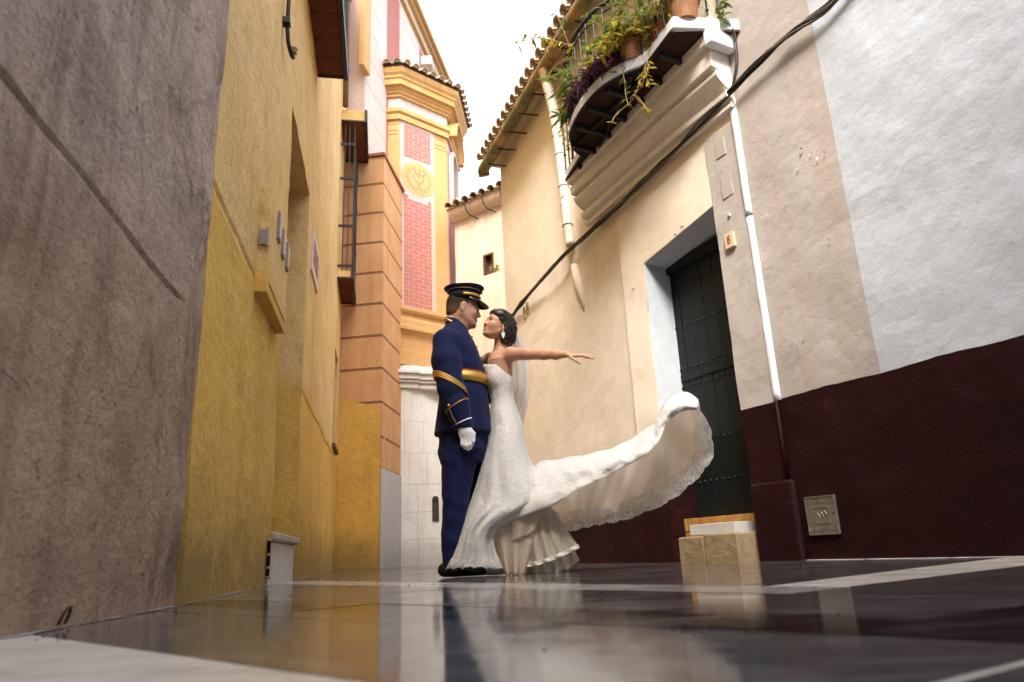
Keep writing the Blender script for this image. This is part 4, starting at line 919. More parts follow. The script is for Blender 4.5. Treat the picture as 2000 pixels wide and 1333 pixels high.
for k in range(9):
    a = PL - 0.25 - 0.42 * k
    mb = MB(); mb.tube([PW.p(a, GZ - 0.085, GO + 0.02), PW.p(a, GZ - 0.07, 0.05), PW.p(a, GZ - 0.06, -0.05)], 0.011, 6); mb.build('bracket', M['iron'], gt)
dpp = thing('downpipe', 'white painted downpipe with flaking paint descending the peach wall', 'pipe', PW.p(1.0, 4, 0.06))
e0 = 0.93
mb = MB(); mb.tube([PW.p(e0, GZ - 0.06, GO), PW.p(e0 + 0.02, GZ - 0.2, GO - 0.01)], [0.085, 0.07], 16); mb.build('elbow', M['gutter'], dpp)
def flaky():
    N = NT('flaking_white_paint'); z = N.n('SeparateXYZ', None, i0=N.pos()).outputs[2]
    n = N.noise(16, 6, 0.75); w = N.ramp(z, 3.3, 3.7, 0, 1); w2 = N.ramp(z, 4.5, 4.2, 0, 1)
    m = N.math('MULTIPLY', N.ramp(n, 0.56, 0.6), N.math('MULTIPLY', w, w2))
    col = N.mix(m, N.mix(N.ramp(N.noise(4, 4), .4, .7), (0.78, 0.74, 0.68), (0.68, 0.62, 0.54)), (0.06, 0.05, 0.04))
    return N.fin(col, 0.6, 0.4, N.bump(n, 0.3, 0.004))
wp = flaky()
path = [(e0 + 0.02, GZ - 0.19, GO - 0.01), (1.0, 4.95, 0.14), (1.06, 4.5, 0.075), (1.05, 4.1, 0.06), (1.03, 3.6, 0.055), (0.99, 3.28, 0.05)]
pp = spline([PW.p(*q) for q in path], 6)
mb = MB(); mb.tube(pp, [0.060 - 0.010 * k / (len(pp) - 1) for k in range(len(pp))], 14); mb.build('pipe', wp, dpp, True)
for i in (7, 13, 19, 25):
    d = (pp[i + 1] - pp[i]).normalized(); mb = MB(); mb.tube([pp[i] - d * 0.012, pp[i] + d * 0.004], 0.0625, 14); mb.build('joint_ring', wp, dpp, True)
mb = MB(); mb.tube([PW.p(0.985, 3.05, 0.02), PW.p(0.95, 2.8, 0.01), PW.p(0.90, 2.5, -0.03)], [0.05, 0.045, 0.03], 12); mb.build('buried_stub', M['cream'], dpp, True)
# ------------------------------------------------------------------ cable bundle
cb = thing('cable_bundle', 'bundle of black cables strung along the right house fronts', 'cable', DW.p(0.8, 3.2, 0))
route = [RW.p(2.6, 4.02, 0.05), RW.p(1.6, 3.74, 0.05), RW.p(*RW.at(1630, 0, 0.05), 0.05), RW.p(*RW.at(1540, 72, 0.05), 0.06), DW.p(*DW.at(1440, 165, 0.07), 0.07), DW.p(*DW.at(1330, 280, 0.07), 0.07), DW.p(*DW.at(1260, 352, 0.06), 0.06), DW.p(*DW.at(1203, 408, 0.05), 0.05), PW.p(*PW.at(1150, 455, 0.07), 0.07), PW.p(*PW.at(1100, 500, 0.09), 0.09), PW.p(*PW.at(1060, 545, 0.09), 0.09), PW.p(*PW.at(1030, 580, 0.07), 0.07), PW.p(*PW.at(1004, 612, 0.05), 0.05), PW.p(3.2, 3.02, 0.05), PW.p(3.4, 2.98, 0.0)]
rr = random.Random(5)
cgrey = simple('weathered_cable', (0.14, 0.11, 0.085), 0.7, 0.3)
for c in range(16):
    ph_ = rr.uniform(0, 6.28); am = rr.uniform(0.005, 0.022); pts = spline(route, 8); rd = rr.uniform(0.005, 0.010)
    q = []
    for i, p in enumerate(pts):
        n = DW.n; w = 0.35 * i + ph_; q.append(p + Vector((0, 0, 1)) * (am * math.sin(w * 0.6) + 0.016 * fbm((i * 0.19, c * 5.1, 0), 3)) + n * (am * 0.6 * math.cos(w * 0.6)))
    mb = MB(); mb.tube(q, rd, 6); mb.build('cable', M['blackcable'] if c % 3 else cgrey, cb, True)
for (W, x, y) in ((PW, 1028, 590), (PW, 1022, 600)):
    a, z = W.at(x, y, 0.03); mb = MB(); mb.wbox(W, a - 0.03, a + 0.02, z - 0.16, z, 0.0, 0.03); mb.build('wall_clip', simple('clip', (0.42, 0.33, 0.2), 0.7), cb, bevel=0.006)
mb = MB(); pts = [DW.p(*DW.at(1434, 165, 0.06), 0.06), DW.p(*DW.at(1441, 120, 0.05), 0.05), DW.p(*DW.at(1436, 70, 0.05), 0.05), DW.p(*DW.at(1425, 46, 0.06), 0.06)]
mb.tube(spline(pts, 5), 0.006, 6); mb.build('cable', M['blackcable'], cb, True)
mb = MB(); mb.tube([p + DW.t * 0.02 for p in spline(pts, 5)], 0.006, 6); mb.build('cable', M['blackcable'], cb, True)
mb = MB(); pts = [PW.p(0.25, 3.0, 0.03), PW.p(0.2, 2.94, 0.03), PW.p(0.21, 2.88, 0.03)]
# ------------------------------------------------------------------ balcony
def bz(t): return 3.93 - 0.22 * t
outl = [(1372, 64, 0.0), (1316, 56, 0.0), (1267, 121, 0.16), (1255, 130, 0.2), (1215, 146, 0.3), (1170, 175, 0.42), (1134, 217, 0.55), (1115, 256, 0.68), (1114, 275, 0.74), (1122, 293, 0.79), (1136, 304, 0.82), (1105, 355, 1.0), (1150, 357, 1.0)]
BO = [G(x, y, bz(t)) for x, y, t in outl]
bc = thing('iron_balcony', 'bow fronted balcony with white edge and black railing above door eight', 'balcony', DW.p(1.0, 3.8, 0.3))
# smooth the bow
arc = spline(BO[3:11], 5)
ring = [BO[1], BO[2]] + arc + [BO[11]]
back = [DW.p(2.1, bz(1.0), -0.02), DW.p(-0.2, bz(0.0), -0.02)]
poly = ring + back
TH = 0.105
mb = MB(); n = len(poly)
mb.prism([p + Vector((0, 0, 0.012)) for p in poly], (0, 0, TH)); mb.build('slab', M['bead'], bc, bevel=0.012)
cen = sum(ring, Vector()) / len(ring)
inner = [p + (cen - p) * 0.05 for p in ring] + back
mb = MB(); mb.prism([p + Vector((0, 0, -0.004)) for p in inner], (0, 0, 0.017)); mb.build('soffit', M['darkwood'], bc)
mb = MB(); mb.tube([p + (cen - p) * 0.02 + Vector((0, 0, -0.004)) for p in ring], 0.016, 6); mb.build('edge_iron', M['iron'], bc)
for k in range(9):
    t = 0.04 + 0.115 * k; a = -0.1 + 2.15 * t
    # bearers run from the wall to the slab edge
    w0 = DW.p(a, bz(t) - 0.03, 0.0)
    best = None
    for i in range(len(ring) - 1):
        p, q = ring[i], ring[i + 1]; sa_, sb_ = (p - DW.A).dot(DW.t), (q - DW.A).dot(DW.t)
        if (sa_ - a) * (sb_ - a) <= 0 and abs(sb_ - sa_) > 1e-6:
            u = (a - sa_) / (sb_ - sa_); c_ = p + (q - p) * u; o_ = (c_ - DW.A).dot(DW.n); best = max(best or 0, o_)
    if best:
        mb = MB(); mb.wbox(DW, a - 0.02, a + 0.02, bz(t) - 0.052, bz(t) - 0.006, 0.0, best - 0.03); mb.build('bearer', M['iron'], bc)
mb = MB(); mb.tube([ring[1] + Vector((0, 0, -0.03)) + DW.n * -0.05, ring[len(ring) // 2 + 6] + Vector((0, 0, -0.03)) - DW.n * 0.1], 0.018, 6); mb.build('diagonal_brace', M['iron'], bc)
mb = MB(); mb.tube([ring[6] + Vector((0, 0, -0.03)) - DW.n * 0.04, DW.p(1.75, bz(.8) - 0.03, 0.12)], 0.018, 6); mb.build('diagonal_brace', M['iron'], bc)
# railing: bars every 10 cm along the edge
def resample(pts, d):
    out = [pts[0]]; acc = 0.0
    for i in range(len(pts) - 1):
        p, q = pts[i], pts[i + 1]; l = (q - p).length; x = d - acc
        while x <= l: out.append(p + (q - p) * (x / l)); x += d
        acc = l - (x - d)
    return out
edge = [p + (cen - p) * 0.035 for p in [DW.p(-0.09, bz(0), 0.03)] + ring + [DW.p(2.05, bz(1), 0.03)]]
bars = resample(edge, 0.105)
for p in bars:
    b = p + Vector((0, 0, TH)); t = b + Vector((0, 0, 0.68))
    mb = MB(); mb.tube([b, t], 0.0085, 6); mb.ball(b + Vector((0, 0, 0.17)), 0.016, 8, 5); mb.build('bar', M['iron'], bc)
mb = MB(); mb.tube([p + Vector((0, 0, TH + 0.68)) for p in edge], 0.02, 8); mb.build('handrail', M['iron'], bc)
mb = MB(); mb.tube([p + Vector((0, 0, TH + 0.60)) for p in edge], 0.009, 6); mb.build('rail', M['iron'], bc)
# moulded console under the balcony
prof = [(0.0, 3.29), (0.05, 3.29), (0.05, 3.325), (0.025, 3.33), (0.03, 3.36), (0.085, 3.375), (0.09, 3.42), (0.055, 3.425), (0.055, 3.455), (0.09, 3.47), (0.14, 3.51), (0.165, 3.545), (0.165, 3.575), (0.13, 3.58), (0.13, 3.60), (0.20, 3.605), (0.205, 3.645), (0.175, 3.65), (0.18, 3.665), (0.24, 3.67), (0.25, 3.72), (0.0, 3.72)]
mb = MB()
rowsP = []
for a, dz, k in ((-0.04, 0.05, 1.0), (0.6, 0.03, 1.0), (1.3, -0.01, 1.0), (1.98, -0.06, 1.0)):
    rowsP.append([DW.p(a, (z + dz) + (max(0, z - 3.6) / 0.1) * (bz((a + .1) / 2.15) - 3.70 - dz - 0.0), o) for o, z in prof])
mb.grid(rowsP); nn = len(prof); mb.f += [tuple(range(nn)), tuple(range(len(mb.v) - 1, len(mb.v) - 1 - nn, -1))]; mb.m += [0, 0]
mb.build('console', plaster('console_paint', (0.88, 0.84, 0.78), (0.84, 0.79, 0.71), bump=0.2), bc, bevel=0.006)
mb = MB(); mb.wbox(DW, -0.13, -0.045, 3.80, bz(0) + TH - 0.004, 0.0, 0.26); mb.build('end_block', M['bead'], bc, bevel=0.012)
# ------------------------------------------------------------------ unseen house added behind the camera to shade the near street
bh = thing('shading_house', 'plain cream house added out of sight behind the viewer to shade the near walls', 'house', (2, -4, 0))
BHW = Wall((7.5, -4.2), (-1.0, 0.05)); BHW = BHW if BHW.n.y > 0 else Wall((7.5, -4.2), (-1.0, 0.05), True)
panel('wall', BHW, 0.0, 9.5, -0.02, 9.3, M['beige'], bh, res=0.6, holes=((2.0, 3.0, 0.9, 2.4), (5.0, 6.0, 0.9, 2.4), (2.0, 3.0, 4.2, 6.0), (5.0, 6.0, 4.2, 6.0)), thick=0.35)
mb = MB(); mb.wbox(BHW, 0, 9.5, -0.02, 9.3, -3, -0.36); mb.build('house_body', M['beige'], bh)

# flaking paint, nails and a small wall fitting on the cream house
rr = random.Random(77)
for k, (x, y, w) in enumerate(((1566, 292, 0.020), (1585, 300, 0.024), (1612, 298, 0.012), (1598, 310, 0.010), (1560, 330, 0.012), (1535, 395, 0.008), (1620, 470, 0.010), (1548, 668, 0.012), (1570, 660, 0.010), (1500, 420, 0.008))):
    a, z = RW.at(x, y, 0.008); n = 7; v = []
    for i in range(n): t = 2 * math.pi * i / n; r_ = w * rr.uniform(0.4, 1.1); v.append(RW.p(a + r_ * math.cos(t) * 0.7, z + r_ * math.sin(t), 0.012 + rr.uniform(0.0, 0.010)))
    v.append(RW.p(a, z, 0.006)); mb = MB(); mb.add(v, [(i, (i + 1) % n, n) for i in range(n)]); mb.build('paint_flake', M['bead'] if k % 2 else M['beige'], chh)
for (x, y) in ((1318, 458), (1331, 443), (1236, 565)):
    a, z = DW.at(x, y, 0.02); mb = MB(); mb.tube([DW.p(a, z, -0.01), DW.p(a, z + 0.003, 0.02), DW.p(a + 0.004, z - 0.014, 0.03)], 0.004, 6); mb.build('rusty_nail', simple('rust', (0.12, 0.045, 0.02), 0.9), chh)
# ================================================================== FIGURES: smooth bodies from blended solids
def nets(d, lo, res):
    """naive surface nets: distance grid -> verts, quads"""
    s = d < 0; nx, ny, nz = d.shape
    cn = [(i, j, k) for i in (0, 1) for j in (0, 1) for k in (0, 1)]
    sl_ = lambda o: (slice(o[0], nx - 1 + o[0]), slice(o[1], ny - 1 + o[1]), slice(o[2], nz - 1 + o[2]))
    cnt = np.zeros((nx - 1, ny - 1, nz - 1), np.int8)
    for o in cn: cnt += s[sl_(o)]
    act = (cnt > 0) & (cnt < 8); ai = np.argwhere(act); idx = -np.ones(act.shape, np.int64); idx[act] = np.arange(len(ai))
    acc = np.zeros((len(ai), 3)); w = np.zeros(len(ai))
    cd = {o: d[sl_(o)][act] for o in cn}
    for a in cn:
        for ax in range(3):
            if a[ax]: continue
            b = tuple(1 if q == ax else a[q] for q in range(3)); da, db = cd[a], cd[b]; m = (da < 0) != (db < 0)
            t = np.where(m, da / np.where(m, da - db, 1), 0); p = np.array(a, float)[None, :].repeat(len(ai), 0); p[:, ax] += t
            acc[m] += p[m]; w[m] += 1
    V = (ai + acc / w[:, None]) * res + np.array(lo)
    F = []
    for ax in range(3):
        o1, o2 = [q for q in range(3) if q != ax]
        s0 = [slice(1, -1)] * 3; s0[ax] = slice(0, d.shape[ax] - 1); s1 = list(s0); s1[ax] = slice(1, d.shape[ax])
        a = s[tuple(s0)]; b = s[tuple(s1)]; e = np.argwhere(a != b)
        if not len(e): continue
        base = e.copy(); base[:, o1] += 1; base[:, o2] += 1
        sg = a[tuple(e.T)]
        q = []
        for (u, v) in ((-1, -1), (0, -1), (0, 0), (-1, 0)):
            c = base.copy(); c[:, o1] += u; c[:, o2] += v; q.append(idx[tuple(c.T)])
        q = np.stack(q, 1); fl = sg if ax != 1 else ~sg
        q[~fl] = q[~fl][:, ::-1]; F.append(q)
    return V, np.concatenate(F)
class Sdf:
    def __init__(s, lo, hi, res):
        s.lo = np.array(lo, float); s.res = res; n = np.ceil((np.array(hi) - s.lo) / res).astype(int) + 1
        s.ax = [s.lo[k] + res * np.arange(n[k]) for k in range(3)]; s.d = np.full(n, 1.0, np.float32)
    def _region(s, lo, hi, pad):
        r = []
        for k in range(3):
            a = np.searchsorted(s.ax[k], lo[k] - pad); b = np.searchsorted(s.ax[k], hi[k] + pad)
            r.append(slice(max(a, 0), max(b, 0)))
        X, Y, Z = np.meshgrid(*[s.ax[k][r[k]] for k in range(3)], indexing='ij', sparse=True)
        return tuple(r), X, Y, Z
    def _put(s, r, f, k, sub=False):
        a = s.d[r]
        if a.size == 0: return
        if sub:
            h = np.maximum(k - np.abs(a + f), 0) / k if k > 0 else 0; s.d[r] = np.maximum(a, -f) + (h * h * k * 0.25 if k > 0 else 0)
        elif k > 0:
            h = np.maximum(k - np.abs(a - f), 0) / k; s.d[r] = np.minimum(a, f) - h * h * k * 0.25
        else: s.d[r] = np.minimum(a, f)
    def cap(s, a, b, ra, rb, k=0.02, sub=False):
        a, b = np.array(a, float), np.array(b, float); rm = max(ra, rb)
        r, X, Y, Z = s._region(np.minimum(a, b) - rm, np.maximum(a, b) + rm, k + 0.03)
        ab = b - a; L2 = max(ab @ ab, 1e-12); t = np.clip(((X - a[0]) * ab[0] + (Y - a[1]) * ab[1] + (Z - a[2]) * ab[2]) / L2, 0, 1)
        f = np.sqrt((X - a[0] - t * ab[0]) ** 2 + (Y - a[1] - t * ab[1]) ** 2 + (Z - a[2] - t * ab[2]) ** 2) - (ra + (rb - ra) * t)
        s._put(r, f, k, sub); return s
    def chain(s, pts, rs, k=0.02):
        for i in range(len(pts) - 1): s.cap(pts[i], pts[i + 1], rs[i], rs[i + 1], k)
        return s
    def ell(s, c, rad, Rm=None, k=0.02, sub=False):
        c = np.array(c, float); rad = np.array(rad, float); m = rad.max()
        r, X, Y, Z = s._region(c - m, c + m, k + 0.02)
        Rm = np.eye(3) if Rm is None else np.array(Rm)      # columns: local axes
        dx, dy, dz = X - c[0], Y - c[1], Z - c[2]
        l = [(dx * Rm[0, i] + dy * Rm[1, i] + dz * Rm[2, i]) for i in range(3)]
        k0 = np.sqrt(sum((l[i] / rad[i]) ** 2 for i in range(3))); k1 = np.sqrt(sum((l[i] / rad[i] ** 2) ** 2 for i in range(3)))
        f = k0 * (k0 - 1) / np.maximum(k1, 1e-6); s._put(r, f, k, sub); return s
    def loft(s, keys, k=0.02, cap=0.0, pw=2.0):
        """keys: (z, cx, cy, rx, ry) by rising z; stacked ellipses"""
        K = np.array(sorted(keys)); z0, z1 = K[0, 0], K[-1, 0]
        lo = np.array([(K[:, 1] - K[:, 3]).min(), (K[:, 2] - K[:, 4]).min(), z0]); hi = np.array([(K[:, 1] + K[:, 3]).max(), (K[:, 2] + K[:, 4]).max(), z1])
        r, X, Y, Z = s._region(lo, hi, k + 0.04)
        zc = np.clip(Z, z0, z1); zf = zc.ravel(); sh_ = Z.shape
        g = lambda c: np.interp(zf, K[:, 0], K[:, c]).reshape(sh_)
        cx, cy, rx, ry = g(1), g(2), g(3), g(4)
        q = (np.abs((X - cx) / rx) ** pw + np.abs((Y - cy) / ry) ** pw) ** (1 / pw); f = (q - 1) * np.minimum(rx, ry) * 0.9
        e = np.maximum(Z - z1, z0 - Z); f = np.where(e > 0, np.sqrt(np.maximum(f, 0) ** 2 + e ** 2), f); f = np.maximum(f, e)
        s._put(r, f, k); return s
    def wrinkle(s, amp, freq, seed=0, zr=None):
        """cloth folds: a few sine waves bent by each other"""
        X, Y, Z = np.meshgrid(*s.ax, indexing='ij', sparse=True); rg = np.random.RandomState(seed); w = 0
        for _ in range(6):
            v = rg.normal(size=3); v /= np.linalg.norm(v); fr = freq * rg.uniform(0.5, 1.6); u = rg.normal(size=3)
            w = w + np.sin(fr * (v[0] * X + v[1] * Y + v[2] * Z) + 1.6 * np.sin(fr * 0.4 * (u[0] * X + u[1] * Y + u[2] * Z)) + rg.uniform(0, 6)) / 6
        s.d = s.d + (amp * w).astype(np.float32); return s
    def mesh(s, name, m, parent, smooth_it=2, sub=0):
        V, F = nets(s.d, s.lo, s.res)
        off = np.array(parent_loc(parent)); me = bpy.data.meshes.new(name); V = V - off
        # a little Laplacian smoothing
        e = np.concatenate([F[:, [0, 1]], F[:, [1, 2]], F[:, [2, 3]], F[:, [3, 0]]])
        for _ in range(smooth_it):
            A = np.zeros_like(V); n = np.zeros(len(V)); np.add.at(A, e[:, 0], V[e[:, 1]]); np.add.at(n, e[:, 0], 1); np.add.at(A, e[:, 1], V[e[:, 0]]); np.add.at(n, e[:, 1], 1)
            V = V * 0.5 + 0.5 * A / n[:, None]
        me.vertices.add(len(V)); me.vertices.foreach_set('co', V.ravel()); me.loops.add(F.size); me.loops.foreach_set('vertex_index', F.ravel().astype(np.int32))
        me.polygons.add(len(F)); me.polygons.foreach_set('loop_start', np.arange(0, F.size, 4, dtype=np.int32)); me.polygons.foreach_set('loop_total', np.full(len(F), 4, np.int32))
        me.update(calc_edges=True); me.validate(); setmat(me, m)
        me.polygons.foreach_set('use_smooth', [True] * len(me.polygons))
        bm = bmesh.new(); bm.from_mesh(me); bmesh.ops.recalc_face_normals(bm, faces=bm.faces); bm.to_mesh(me); bm.free()
        return link(bpy.data.objects.new(name, me), parent)
Y0 = 4.60
def F_(px, py, dy=0.0): return D(px, py, Y0 + dy)
PXM = (F_(1000, 700) - F_(900, 700)).length / 100       # metres per photo pixel at the couple
def axes(fwd, up=(0, 0, 1)):
    f = Vector(fwd).normalized(); l = Vector(up).cross(f).normalized(); u = f.cross(l); return np.array([[f.x, l.x, u.x], [f.y, l.y, u.y], [f.z, l.z, u.z]])
def head(S, C, A, sc=1.0, fem=False):
    T = lambda p: np.array(C) + A @ (np.array(p) * sc)
    e = lambda c, r, k=0.02, sub=False: S.ell(T(c), np.array(r) * sc, A, k * sc, sub)
    c_ = lambda a, b, ra, rb, k=0.015, sub=False: S.cap(T(a), T(b), ra * sc, rb * sc, k * sc, sub)
    e((-0.012, 0, 0.035), (0.100, 0.077, 0.088)); e((0.036, 0, -0.025), (0.058, 0.060, 0.088), 0.03)
    jw = 0.046 if not fem else 0.038
    e((0.040, 0, -0.072 if not fem else -0.066), (0.046, jw, 0.036 if not fem else 0.031), 0.03)
    for y in (-1, 1): c_((0.0, y * 0.052, -0.045), (0.062, y * 0.022, -0.092), 0.022 if not fem else 0.014, 0.017 if not fem else 0.013, 0.03 if not fem else 0.025)
    e((0.082, 0, -0.098 if not fem else -0.094), (0.018 if not fem else 0.015, 0.021 if not fem else 0.016, 0.018 if not fem else 0.015), 0.022)
    for y in (-1, 1): e((0.062, y * 0.036, -0.024), (0.028, 0.024, 0.026), 0.03)
    for y in (-1, 1): c_((0.090, y * 0.010, 0.022), (0.074, y * 0.044, 0.020), 0.0095 if not fem else 0.006, 0.008, 0.018)
    for y in (-1, 1): e((0.098, y * 0.031, 0.004), (0.014, 0.017, 0.011), None or 0.012, True)
    for y in (-1, 1): e((0.0795, y * 0.031, 0.004), (0.013, 0.0145, 0.012), 0.004)
    c_((0.089, 0, 0.016), (0.1125 if not fem else 0.107, 0, -0.027), 0.0078 if not fem else 0.0062, 0.0100 if not fem else 0.0092, 0.013)
    for y in (-1, 1): e((0.098, y * 0.0125, -0.031), (0.011, 0.0085, 0.0085), 0.01)
    e((0.091, 0, -0.0565), (0.0105, 0.022, 0.0065), 0.008); e((0.0895, 0, -0.0685), (0.011, 0.019, 0.0075), 0.008)
    c_((0.101, -0.02, -0.0622), (0.101, 0.02, -0.0622), 0.0022, 0.0022, 0.004, True)
    for y in (-1, 1):
        e((-0.008, y * 0.077, -0.008), (0.019, 0.009, 0.032), 0.008); e((-0.002, y * 0.086, -0.006), (0.010, 0.006, 0.018), 0.006, True)
    return T
def skin_mat(name, c1, c2, rough=0.45):
    N = NT(name); n = N.noise(18, 5, 0.6); col = N.mix(N.ramp(n, 0.35, 0.68), c1, c2)
    m = N.fin(col, N.ramp(N.noise(60, 3), 0.3, 0.7, rough, rough + 0.15), 0.4, N.bump(N.noise(260, 3, 0.6), 0.12, 0.002))
    N.b.inputs['Subsurface Weight'].default_value = 0.12; N.b.inputs['Subsurface Radius'].default_value = (0.9, 0.35, 0.2); N.b.inputs['Subsurface Scale'].default_value = 0.008
    return m
def wool(name, c1, c2, sheen=0.25, sc=420):
    N = NT(name); n = N.noise(sc, 3, 0.7); col = N.mix(N.ramp(n, 0.35, 0.7), c1, c2)
    h = N.math('ADD', N.math('MULTIPLY', N.noise(sc, 2), 0.5), N.math('MULTIPLY', N.noise(14, 4, 0.6), 4.0))
    m = N.fin(col, 0.85, 0.25, N.bump(h, 0.35, 0.004)); N.b.inputs['Sheen Weight'].default_value = sheen; N.b.inputs['Sheen Roughness'].default_value = 0.4
    return m
M['navy'] = wool('navy_wool', (0.0028, 0.0070, 0.038), (0.0070, 0.0145, 0.070), 0.05)
M['black'] = wool('black_cloth', (0.008, 0.008, 0.012), (0.016, 0.016, 0.022), 0.1)
M['patent'] = simple('patent_leather', (0.008, 0.008, 0.009), 0.16, 0.6, var=0.2, bump=0)
M['gold'] = simple('gold_braid', (0.70, 0.42, 0.085), 0.38, 0.5, 0.55, var=0.35, sc=150, bump=0.5, bd=0.002)
M['red'] = simple('red_piping', (0.42, 0.018, 0.012), 0.7, 0.3, bump=0.1)
M['glove'] = wool('white_cotton', (0.80, 0.80, 0.82), (0.72, 0.72, 0.75), 0.1)
M['skinm'] = skin_mat('tan_skin', (0.52, 0.29, 0.185), (0.45, 0.235, 0.145))
M['skinf'] = skin_mat('warm_skin', (0.60, 0.33, 0.21), (0.53, 0.275, 0.165), 0.38)
# ------------------------------------------------------------------ the officer
man = thing('person', 'man in navy dress uniform with peaked cap and white glove facing the bride', 'person', (F_(890, 1127).x, Y0, 0))
HM = np.array(F_(904.5, 605)); AM = axes((0.95, 0.16, -0.16)); hs = 0.232 / 0.222
neckb = np.array(F_(889, 652))
S = Sdf(np.array([HM[0] - 0.2, Y0 - 0.17, HM[2] - 0.45]), np.array([HM[0] + 0.17, Y0 + 0.17, HM[2] + 0.16]), 0.0032)
TM = head(S, HM, AM, hs)
S.cap(TM((-0.03, 0, -0.05)), neckb, 0.060, 0.066, 0.035); S.cap(TM((0.015, 0, -0.085)), neckb + np.array([0.02, 0, 0.0]), 0.042, 0.06, 0.03)
S.loft([(F_(890, 735).z, neckb[0] + 0.04, Y0, 0.10, 0.12), (neckb[2] - 0.06, neckb[0], Y0, 0.095, 0.14), (neckb[2], neckb[0], Y0, 0.06, 0.065)], 0.03)
S.mesh('body', M['skinm'], man, 2)
# cropped hair: a thin shell on the skull under the cap
S = Sdf(HM - 0.17, HM + 0.17, 0.0035)
S.ell(TM((-0.014, 0, 0.034)), np.array((0.1015, 0.079, 0.090)) * hs, AM, 0.0); S.ell(TM((-0.055, 0, -0.03)), np.array((0.052, 0.062, 0.05)) * hs, AM, 0.03)
g = np.meshgrid(*S.ax, indexing='ij'); loc = np.stack([g[k] - HM[k] for k in range(3)], -1) @ AM / hs
cut = np.maximum(loc[..., 0] - 0.030 + 0.25 * np.maximum(0, 0.02 - loc[..., 2]), -(loc[..., 2] + 0.062 + 0.35 * (loc[..., 0] + 0.06)))
S.d = np.maximum(S.d, cut.astype(np.float32))
S.ell(TM((0.0, -0.083, -0.006)), np.array((0.026, 0.03, 0.036)) * hs, AM, 0.004, True); S.ell(TM((0.0, 0.083, -0.006)), np.array((0.026, 0.03, 0.036)) * hs, AM, 0.004, True)
def stubble():
    N = NT('cropped_hair'); n = N.noise(300, 3, 0.8); z = N.n('SeparateXYZ', None, i0=N.pos()).outputs[2]
    f = N.ramp(z, HM[2] - 0.045, HM[2] + 0.045); col = N.mix(f, (0.17, 0.085, 0.05), (0.045, 0.026, 0.018)); col = N.mix(N.ramp(n, 0.4, 0.7, 0, 0.4), col, (0.02, 0.012, 0.009))
    return N.fin(col, 0.8, 0.25, N.bump(n, 0.5, 0.003))
S.mesh('hair', stubble(), man, 1)
def decal(T, pts, r, A, name, m, parent, n=6):
    mb = MB(); mb.tube([Vector(T(p)) for p in pts], r, n); return mb.build(name, m, parent, True)
M['brow'] = simple('dark_brow', (0.025, 0.014, 0.009), 0.8, 0.2, bump=0.3, sc=200); M['eyewhite'] = simple('eye_white', (0.72, 0.70, 0.67), 0.15, 0.5, bump=0, var=0.05); M['iris'] = simple('dark_iris', (0.02, 0.011, 0.006), 0.1, 0.6, bump=0)
M['lash'] = simple('lash_line', (0.01, 0.007, 0.006), 0.7, 0.2, bump=0); M['lipm'] = simple('lip', (0.36, 0.13, 0.10), 0.45, 0.4, bump=0); M['lipf'] = simple('lip_colour', (0.42, 0.085, 0.085), 0.3, 0.5, bump=0); M['teeth'] = simple('teeth', (0.78, 0.75, 0.70), 0.2, 0.5, bump=0)
